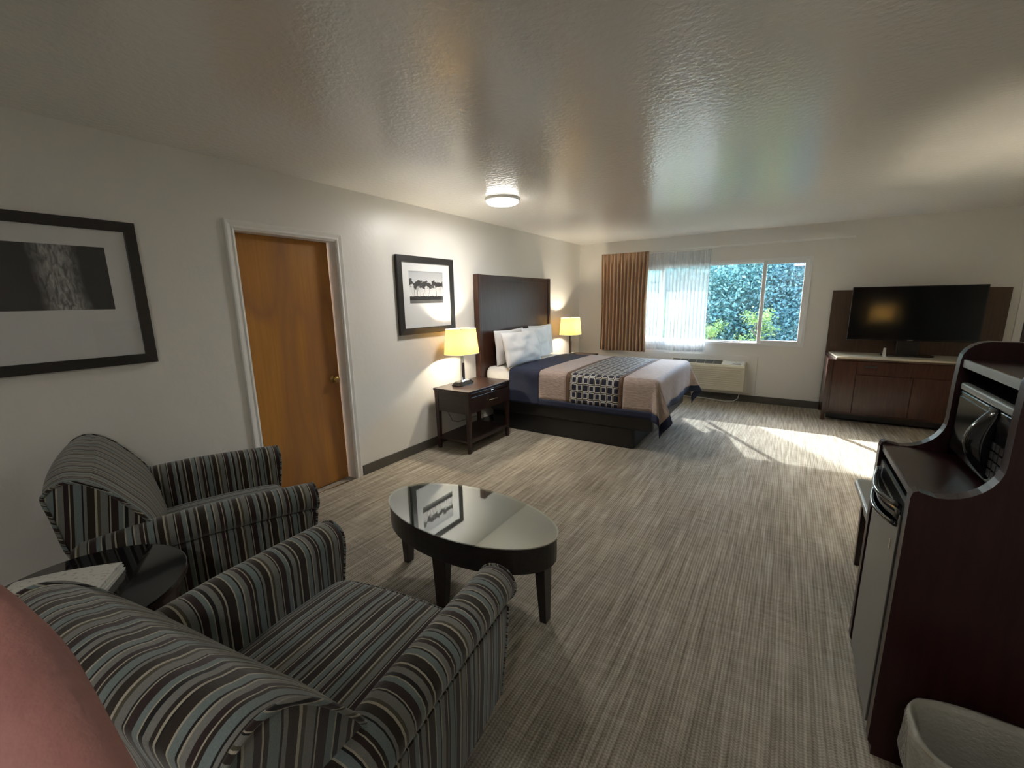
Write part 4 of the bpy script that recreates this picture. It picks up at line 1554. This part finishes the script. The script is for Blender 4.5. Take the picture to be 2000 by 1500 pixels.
# ---------------------------------------------------------------- striped armchairs
def armchair(loc, rot, label):
    t = thing('armchair', label, 'armchair', loc, rot, 'striped armchairs around the round table')
    uvx = lambda c, n: (c.x, c.z)
    uvy = lambda c, n: (c.y + 0.03, c.z)

    # seat cushion with a crown
    def seat(u, v):
        a, b = u * 2 - 1, v
        x = 0.325 * a
        return x, b
    sc_ = MB()
    prof = [(-0.24, 0.30), (-0.24, 0.385), (-0.20, 0.412), (-0.05, 0.420), (0.15, 0.418), (0.33, 0.408), (0.405, 0.395), (0.428, 0.372),
            (0.430, 0.335), (0.425, 0.300)]

    def sfn(u, v):
        s_ = v * (len(prof) - 1)
        i = min(int(s_), len(prof) - 2)
        y = prof[i][0] + (prof[i + 1][0] - prof[i][0]) * (s_ - i)
        z = prof[i][1] + (prof[i + 1][1] - prof[i][1]) * (s_ - i)
        a = u * 2 - 1
        if z > 0.36:
            z += 0.014 * (1 - a * a) * (1 if -0.22 < y < 0.42 else 0.4) - 0.02 * abs(a) ** 10
        y += 0.012 * (1 - a * a) * (y > 0.38)
        return (0.335 * a, y, z)
    sc_.grid(sfn, 21, 37)
    sc_.build('seat_cushion', M_STRIPE, t, smooth=True, uv=uvx)
    MB().tube([sfn(k_ / 20, 6.55 / 9) for k_ in range(21)], 0.006, 8).build('piping', M_STRIPE, t, smooth=True, uv=lambda c, n: (c.x * 1.5, 0))
    # front rail under the cushion
    MB().box(-0.335, 0.335, 0.30, 0.415, 0.13, 0.305).build('front_rail', M_STRIPE, t, bevel=0.01, uv=uvx)

    # arms: rolled top over a slab, extruded front to back
    def arm(side):
        outl = [(0.330, 0.13), (0.328, 0.38), (0.326, 0.52)]
        for k_ in range(0, 13):
            a = R(175 - 20.5 * k_)
            outl.append((0.400 + 0.074 * math.cos(a), 0.555 + 0.068 * math.sin(a)))
        outl += [(0.446, 0.480), (0.445, 0.35), (0.432, 0.13)]
        nO = len(outl)
        stations = [(-0.43, -0.02, 0.97), (-0.40, 0.0, 1.0), (-0.2, 0.02, 1.0), (0.0, 0.022, 1.0), (0.2, 0.012, 1.0), (0.36, 0.0, 1.0), (0.44, -0.006, 1.0),
                    (0.462, -0.012, 0.975), (0.470, -0.022, 0.93)]
        mb = MB()
        vs = []
        for (y, dz, sc) in stations:
            for (u_, z_) in outl:
                k_ = min(1, max(0, (z_ - 0.13) / 0.4))
                uu = 0.388 + (u_ - 0.388) * sc
                yy = y - 0.05 * (1 - k_) * (y > 0.3)       # front leans back towards the floor
                vs.append((side * uu, yy, 0.13 + (z_ - 0.13) * (1 + 0 * sc) + dz * k_))
        fs = []
        for i in range(len(stations) - 1):
            for j in range(nO - 1):
                fs.append((i * nO + j, i * nO + j + 1, (i + 1) * nO + j + 1, (i + 1) * nO + j))
        fs.append(tuple(range(nO)))
        fs.append(tuple(range((len(stations) - 1) * nO, len(stations) * nO)))
        mb.add(vs, fs)

        def uva(c, n):
            if abs(n.y) > 0.7:
                return (c.x, c.z)
            return (c.y + 0.02, c.z)
        o = mb.build('arm', M_STRIPE, t, uv=uva)
        soft(o, 50)
        # piping round the arm front
        i = len(stations) - 2
        MB().tube([Vector(v) + Vector((0, 0.004, 0)) for v in vs[i * nO:(i + 1) * nO]], 0.006, 6).build(
            'arm_piping', M_STRIPE, o, smooth=True, uv=lambda c, n: (c.z * 1.4 + c.x, 0))
    arm(1)
    arm(-1)

    # back: curved profile extruded across
    bp = [(-0.12, 0.34), (-0.15, 0.50), (-0.19, 0.650), (-0.243, 0.742), (-0.295, 0.815), (-0.346, 0.866), (-0.395, 0.886), (-0.435, 0.878),
          (-0.462, 0.857), (-0.470, 0.835), (-0.458, 0.76), (-0.445, 0.65), (-0.425, 0.50), (-0.41, 0.13), (-0.30, 0.13), (-0.20, 0.28)]
    def cat(p0, p1, p2, p3, q_):
        return tuple(0.5 * (2 * b_ + (c_ - a_) * q_ + (2 * a_ - 5 * b_ + 4 * c_ - d_) * q_ ** 2 + (3 * b_ - a_ - 3 * c_ + d_) * q_ ** 3)
                     for a_, b_, c_, d_ in zip(p0, p1, p2, p3))
    fine = []
    for i in range(len(bp)):
        if 0 < i < 12:
            fine += [cat(bp[i - 1], bp[i], bp[i + 1], bp[i + 2], q_ / 4) for q_ in range(4)]
        else:
            fine.append(bp[i])
    bp = fine
    nB = len(bp)
    NS = 17
    mb = MB()
    vs = []
    for i in range(NS):
        a = i / (NS - 1) * 2 - 1
        for (y, z) in bp:
            w = 0.405 if z > 0.60 else (0.325 if z < 0.52 else 0.325 + 0.08 * (z - 0.52) / 0.08)
            bul = (1 - a ** 4)
            k_ = max(0, (z - 0.45) / 0.43)
            vs.append((w * a, y - 0.020 * (1 - a * a) * k_ + (0.018 * bul if y > -0.35 and z > 0.5 else 0), z + 0.012 * bul * k_ - 0.006))
    fs = []
    for i in range(NS - 1):
        for j in range(nB):
            k_ = (j + 1) % nB
            fs.append((i * nB + j, i * nB + k_, (i + 1) * nB + k_, (i + 1) * nB + j))
    fs.append(tuple(range(nB)))
    fs.append(tuple(range((NS - 1) * nB, NS * nB)))
    mb.add(vs, fs)

    def uvb(c, n):
        if abs(n.x) > 0.7:
            return (c.y * 0.9 - c.z * 0.12, c.z)
        return (c.x, c.z)
    back = mb.build('back', M_STRIPE, t, uv=uvb)
    soft(back, 50)
    for i in (0, NS - 1):
        sg = 1 if i else -1
        MB().tube([Vector(v) + Vector((sg * 0.001, 0, 0)) for v in vs[i * nB + 1:i * nB + 46]], 0.007, 6).build(
            'back_piping', M_STRIPE, back, smooth=True, uv=lambda c, n: (c.z * 1.3 + c.y, 0))
    # feet
    for (x, y, dy) in ((0.36, 0.33, 0.01), (-0.36, 0.33, 0.01), (0.36, -0.34, -0.03), (-0.36, -0.34, -0.03)):
        MB().taper(x, y, 0, 0.14, 0.022, 0.022, 0.034, 0.034, 0, dy).build('leg', M_LEG, t, bevel=0.003)
    return t


armchair((1.9875, 0.585, 0), R(8.6), 'nearer striped armchair in front of the oval coffee table')
armchair((0.575, 0.850, 0), R(-16.7), 'farther striped armchair against the left wall below the large picture')

# ---------------------------------------------------------------- trees outside
def leaf_mat(name, c1, c2, trans=0.35):
    mt = bpy.data.materials.new(name)
    mt.use_nodes = True
    nt = mt.node_tree
    nt.nodes.remove(nt.nodes['Principled BSDF'])
    tc = N(nt, 'ShaderNodeTexCoord')
    nz = N(nt, 'ShaderNodeTexNoise', inp={'Scale': 9.0, 'Detail': 5})
    nt.links.new(tc.outputs['Object'], nz.inputs['Vector'])
    rp = ramp(nt, [(0.38, c1), (0.64, c2)])
    nt.links.new(nz.outputs['Fac'], rp.inputs[0])
    df = N(nt, 'ShaderNodeBsdfDiffuse')
    tl = N(nt, 'ShaderNodeBsdfTranslucent')
    nt.links.new(rp.outputs[0], df.inputs['Color'])
    nt.links.new(rp.outputs[0], tl.inputs['Color'])
    m1 = N(nt, 'ShaderNodeMixShader', inp={0: trans})
    nt.links.new(df.outputs[0], m1.inputs[1])
    nt.links.new(tl.outputs[0], m1.inputs[2])
    nt.links.new(m1.outputs[0], nt.nodes['Material Output'].inputs[0])
    return mt


M_LEAF1 = leaf_mat('blue_green_leaves', (0.05, 0.125, 0.115), (0.27, 0.42, 0.385))
M_LEAF2 = leaf_mat('yellow_green_leaves', (0.15, 0.24, 0.07), (0.38, 0.45, 0.17), 0.5)
M_LEAF3 = leaf_mat('deep_green_leaves', (0.035, 0.085, 0.09), (0.19, 0.31, 0.315))
M_BARK = plain('bark', (0.09, 0.07, 0.05), 0.9, var=0.3)


def tree(name, label, x, y, h, rad, n, mat, leaf, seed, z_low=0.2, group='trees outside the window'):
    n, leaf = int(n * 2.2), leaf * 0.58
    rr = random.Random(seed)
    t = thing(name, label, 'tree', (x, y, -0.16), 0, group)
    vs, fs = [], []
    clumps = []
    for _ in range(max(10, n // 90)):
        a, k_ = rr.uniform(0, 2 * PI), rr.uniform(z_low, 1.0)
        rk = rad * (0.95 - 0.45 * k_) * math.sqrt(rr.uniform(0.15, 1))
        clumps.append((rk * math.cos(a), rk * math.sin(a), k_ * h, rr.uniform(0.18, 0.38) * rad))
    for _ in range(n):
        cx, cy, cz, cr_ = rr.choice(clumps)
        d = Vector((rr.gauss(0, 1), rr.gauss(0, 1), rr.gauss(0, 1))) * cr_ * 0.5
        p = Vector((cx, cy, cz)) + d
        if p.z < 0.05:
            p.z = 0.05
        ax = Vector((rr.gauss(0, 1), rr.gauss(0, 1), rr.gauss(0, 0.6) - 0.4)).normalized()
        sd_ = ax.cross(Vector((rr.gauss(0, 1), rr.gauss(0, 1), rr.gauss(0, 1)))).normalized()
        L = leaf * rr.uniform(0.6, 1.3)
        w = L * 0.26
        i = len(vs)
        vs += [tuple(p), tuple(p + ax * L * 0.5 + sd_ * w), tuple(p + ax * L), tuple(p + ax * L * 0.5 - sd_ * w)]
        fs.append((i, i + 1, i + 2, i + 3))
    mb = MB()
    mb.v, mb.f = vs, fs
    mb.build('foliage', mat, t, fix=False)['kind'] = 'stuff'
    tk = MB()
    tk.tube([(0, 0, 0), (0.03, 0.02, h * 0.4), (0, 0, h * 0.85)], [0.05 * rad + 0.02, 0.04 * rad + 0.01, 0.012], 8)
    for k_ in range(7):
        a = rr.uniform(0, 2 * PI)
        z = h * rr.uniform(0.3, 0.8)
        tk.tube([(0, 0, z), (rad * 0.35 * math.cos(a), rad * 0.35 * math.sin(a), z + 0.15 * h)], [0.02, 0.008], 6)
    tk.build('trunk', M_BARK, t, smooth=True)
    return t


for i, (x, y, h, rad, n, mt_, lf, lab) in enumerate((
        (-1.6, 11.6, 2.35, 1.3, 5200, M_LEAF3, 0.17, 'dark green tree behind the sheer curtain'),
        (0.6, 11.4, 2.75, 1.25, 5600, M_LEAF1, 0.15, 'blue-green tree seen through the middle of the window'),
        (2.1, 12.0, 3.0, 1.35, 5600, M_LEAF1, 0.16, 'blue-green tree behind the window mullion'),
        (3.4, 11.2, 2.9, 1.25, 5600, M_LEAF3, 0.14, 'deep green tree behind the right-hand window sash'),
        (4.9, 12.2, 3.0, 1.4, 3600, M_LEAF3, 0.17, 'deep green tree beyond the window frame'),
        (1.2, 13.6, 3.2, 1.5, 4200, M_LEAF3, 0.18, 'dark tree filling the back of the garden'),
        (3.2, 13.6, 3.3, 1.5, 4200, M_LEAF3, 0.18, 'dark tree behind the others beyond the small sash'))):
    tree('garden_tree', lab, x, y, h, rad, n, mt_, lf, 40 + i)
for i, (x, y, h, rad, n, lab) in enumerate((
        (1.05, 9.6, 1.55, 0.50, 1900, 'sunlit yellow-green shrub at the lower edge of the window'),
        (2.62, 9.9, 1.35, 0.42, 1300, 'yellow-green shrub low behind the window mullion'),
        (1.72, 9.9, 1.15, 0.45, 1100, 'small bright shrub between the two taller ones'))):
    tree('garden_shrub', lab, x, y, h, rad, n, M_LEAF2, 0.085, 80 + i, 0.1, 'shrubs outside the window')


# ---------------------------------------------------------------- the photographer (only the bent arm shows)
M_SKIN = plain('skin', (0.36, 0.165, 0.145), 0.6, var=0.10, scale=14, bump=0.25, bscale=120, spec=0.3)
M_SHIRT = plain('grey_shirt', (0.20, 0.20, 0.22), 0.85, var=0.1)
M_TROUS = plain('blue_trousers', (0.04, 0.055, 0.10), 0.85, var=0.1)
M_HAIR = plain('brown_hair', (0.06, 0.035, 0.02), 0.6, var=0.3, scale=40)
F2 = Vector((math.sin(YAW), math.cos(YAW), 0))


def bp_(f, r, z):
    return Vector((CAM.x, CAM.y, 0)) + F2 * f + R1 * r + Vector((0, 0, z))


def px_(x, y, dpt):
    return CAM + (F + R2 * ((x - 1000) / FPX) + U2 * ((750 - y) / FPX)) * dpt


ELB, WRI = px_(-135, 1195, 0.30), px_(240, 1770, 0.205)
HAND = WRI + (WRI - ELB).normalized() * 0.07
person = thing('person', 'bare reddish forearm and elbow of the person taking the picture', 'person', bp_(-0.16, -0.12, 0))
inv = Matrix.Translation(-bp_(-0.16, -0.12, 0))


def skin(name, verts, edges, mat, root, sub=2, parent=person):
    me = bpy.data.meshes.new(name)
    me.from_pydata([tuple(inv @ v[0]) for v in verts], edges, [])
    me.materials.append(mat)
    o = bpy.data.objects.new(name, me)
    C.objects.link(o)
    o.parent = parent
    sk = o.modifiers.new('skin', 'SKIN')
    sk.use_smooth_shade = True
    for i, v in enumerate(verts):
        d = me.skin_vertices[0].data[i]
        d.radius = v[1] if isinstance(v[1], tuple) else (v[1], v[1])
        d.use_root = (i == root)
    ss = o.modifiers.new('smooth', 'SUBSURF')
    ss.levels = ss.render_levels = sub
    return o


V, E_ = [], []


def chain(start, pts):
    k_ = start
    for p, r_ in pts:
        V.append((p, r_))
        E_.append((k_, len(V) - 1))
        k_ = len(V) - 1
    return k_


V.append((bp_(-0.16, -0.12, 0.95), 0.125))
chest = chain(0, [(bp_(-0.15, -0.12, 1.10), 0.120), (bp_(-0.15, -0.12, 1.27), 0.125), (bp_(-0.16, -0.12, 1.37), 0.10)])
chain(chest, [(bp_(-0.16, -0.12, 1.45), 0.055), (bp_(-0.155, -0.12, 1.51), 0.055), (bp_(-0.15, -0.12, 1.57), 0.075),
              (bp_(-0.16, -0.12, 1.645), 0.088), (bp_(-0.165, -0.12, 1.70), 0.07)])
SHL, SHR = bp_(-0.10, -0.29, 1.385), bp_(-0.15, 0.05, 1.385)
wl_ = chain(chest, [(SHL, 0.055), (SHL.lerp(ELB, 0.5), 0.047), (ELB, 0.0435), (ELB.lerp(WRI, 0.3), 0.044), (ELB.lerp(WRI, 0.7), 0.034), (WRI, 0.026), (HAND, 0.030)])


def fingers(at, d, side):
    n = d.cross(side).normalized()
    for i, (o_, L) in enumerate(((-0.030, 0.065), (-0.010, 0.075), (0.010, 0.070), (0.029, 0.055))):
        a = HANDK[0] + side * o_
        chain(at, [(a + d * 0.035, 0.009), (a + d * (0.035 + L * 0.55) + n * 0.008, 0.0085), (a + d * (0.035 + L) + n * 0.026, 0.007)])
    chain(at, [(HANDK[0] - side * 0.040 - d * 0.015, 0.011), (HANDK[0] - side * 0.055 + d * 0.018 + n * 0.012, 0.0085)])


HANDK = [HAND]
dL = (HAND - WRI).normalized()
fingers(wl_, dL, dL.cross(Vector((0, 0, 1))).normalized())
ELR, WRR = bp_(-0.20, 0.11, 1.11), bp_(-0.15, 0.13, 0.87)
HR = bp_(-0.13, 0.13, 0.79)
wr_ = chain(chest, [(SHR, 0.055), (SHR.lerp(ELR, 0.5), 0.046), (ELR, 0.042), (ELR.lerp(WRR, 0.4), 0.042), (WRR, 0.026), (HR, 0.029)])
HANDK = [HR]
fingers(wr_, (HR - WRR).normalized(), R1)
for sg in (-1, 1):
    chain(0, [(bp_(-0.16, -0.12 + sg * 0.09, 0.84), 0.088), (bp_(-0.15, -0.12 + sg * 0.10, 0.50), 0.060), (bp_(-0.17, -0.12 + sg * 0.10, 0.32), 0.055),
              (bp_(-0.18, -0.12 + sg * 0.10, 0.09), 0.036), (bp_(-0.08, -0.12 + sg * 0.11, 0.036), 0.030)])
body = skin('body', V, E_, M_SKIN, 0)
head_c = inv @ bp_(-0.155, -0.12, 1.635)
hm = MB()
hm.grid(lambda u, v: tuple(head_c + F2 * (-0.015 + 0.092 * math.cos(2 * PI * u) * math.sin(PI * (0.02 + 0.60 * v)) - 0.02 * v) + R1 * (
    0.083 * math.sin(2 * PI * u) * math.sin(PI * (0.02 + 0.60 * v))) + Vector((0, 0, 0.112 * math.cos(PI * (0.02 + 0.60 * v)) + (0.06 * max(0, math.cos(2 * PI * u)) * v)))), 28, 14, closeu=True)
hm.build('hair', M_HAIR, person, smooth=True, solid=0.008)
V2, E2 = V, E_
V, E_ = [], []
V.append((bp_(-0.16, -0.12, 0.86), 0.150))
c2_ = chain(0, [(bp_(-0.155, -0.12, 0.97), 0.146), (bp_(-0.15, -0.12, 1.10), 0.134), (bp_(-0.15, -0.12, 1.27), 0.139), (bp_(-0.16, -0.12, 1.375), 0.10)])
chain(c2_, [(bp_(-0.16, -0.12, 1.44), 0.066)])
chain(c2_, [(SHL, 0.068), (SHL.lerp(ELB, 0.42), 0.060)])
chain(c2_, [(SHR, 0.068), (SHR.lerp(ELR, 0.50), 0.060)])
skin('shirt', V, E_, M_SHIRT, 0)
V, E_ = [], []
V.append((bp_(-0.16, -0.12, 0.97), 0.132))
for sg in (-1, 1):
    chain(0, [(bp_(-0.16, -0.12 + sg * 0.09, 0.83), 0.100), (bp_(-0.15, -0.12 + sg * 0.10, 0.50), 0.074), (bp_(-0.175, -0.12 + sg * 0.10, 0.12), 0.058)])
skin('trousers', V, E_, M_TROUS, 0)
for sg in (-1, 1):
    ft = MB()
    c_ = inv @ bp_(-0.13, -0.12 + sg * 0.105, 0.0)
    ft.grid(lambda u, v: tuple(c_ + F2 * (0.135 * math.cos(2 * PI * u) * (1 - 0.25 * v)) + R1 * (0.048 * math.sin(2 * PI * u) * (1 - 0.2 * v)) + Vector((0, 0, 0.085 * v * (0.55 + 0.45 * (math.cos(2 * PI * u) < 0.2))))), 28, 5, closeu=True)
    ft.build('shoe', M_BLACK, person, smooth=True, solid=0.006)

for sg in (-1, 1):
    e_ = inv @ (bp_(-0.083, -0.12 + sg * 0.031, 1.645))
    ey = MB()
    ey.grid(lambda u, v: tuple(e_ + 0.012 * Vector((math.cos(2 * PI * u) * math.sin(PI * v), math.sin(2 * PI * u) * math.sin(PI * v), math.cos(PI * v)))), 12, 8, closeu=True)
    ey.build('eye', M_WHITEPL, person, smooth=True)
    r_ = inv @ (bp_(-0.165, -0.12 + sg * 0.082, 1.635))
    er = MB()
    er.grid(lambda u, v: tuple(r_ + F2 * (0.018 * math.cos(2 * PI * u) * math.sin(PI * v)) + R1 * (0.010 * math.sin(2 * PI * u) * math.sin(PI * v)) + Vector((0, 0, 0.031 * math.cos(PI * v)))), 12, 8, closeu=True)
    er.build('ear', M_SKIN, person, smooth=True)
n_ = inv @ bp_(-0.078, -0.12, 1.615)
MB().add([tuple(n_ + q) for q in (R1 * -0.017 + Vector((0, 0, -0.018)), R1 * 0.017 + Vector((0, 0, -0.018)), F2 * 0.024 + Vector((0, 0, -0.014)),
                                  Vector((0, 0, 0.035)), F2 * -0.03)],
         [(0, 1, 2), (0, 2, 3), (2, 1, 3), (0, 3, 4), (1, 4, 3), (0, 4, 1)]).build('nose', M_SKIN, person, bevel=0.004, smooth=True)
M_LIP = plain('lips', (0.30, 0.10, 0.09), 0.5)
m_ = inv @ bp_(-0.078, -0.12, 1.572)
mo = MB()
mo.grid(lambda u, v: tuple(m_ + R1 * (0.026 * math.cos(2 * PI * u) * math.sin(PI * v)) + F2 * (0.007 * math.sin(2 * PI * u) * math.sin(PI * v)) + Vector((0, 0, 0.008 * math.cos(PI * v)))), 14, 6, closeu=True)
mo.build('mouth', M_LIP, person, smooth=True)
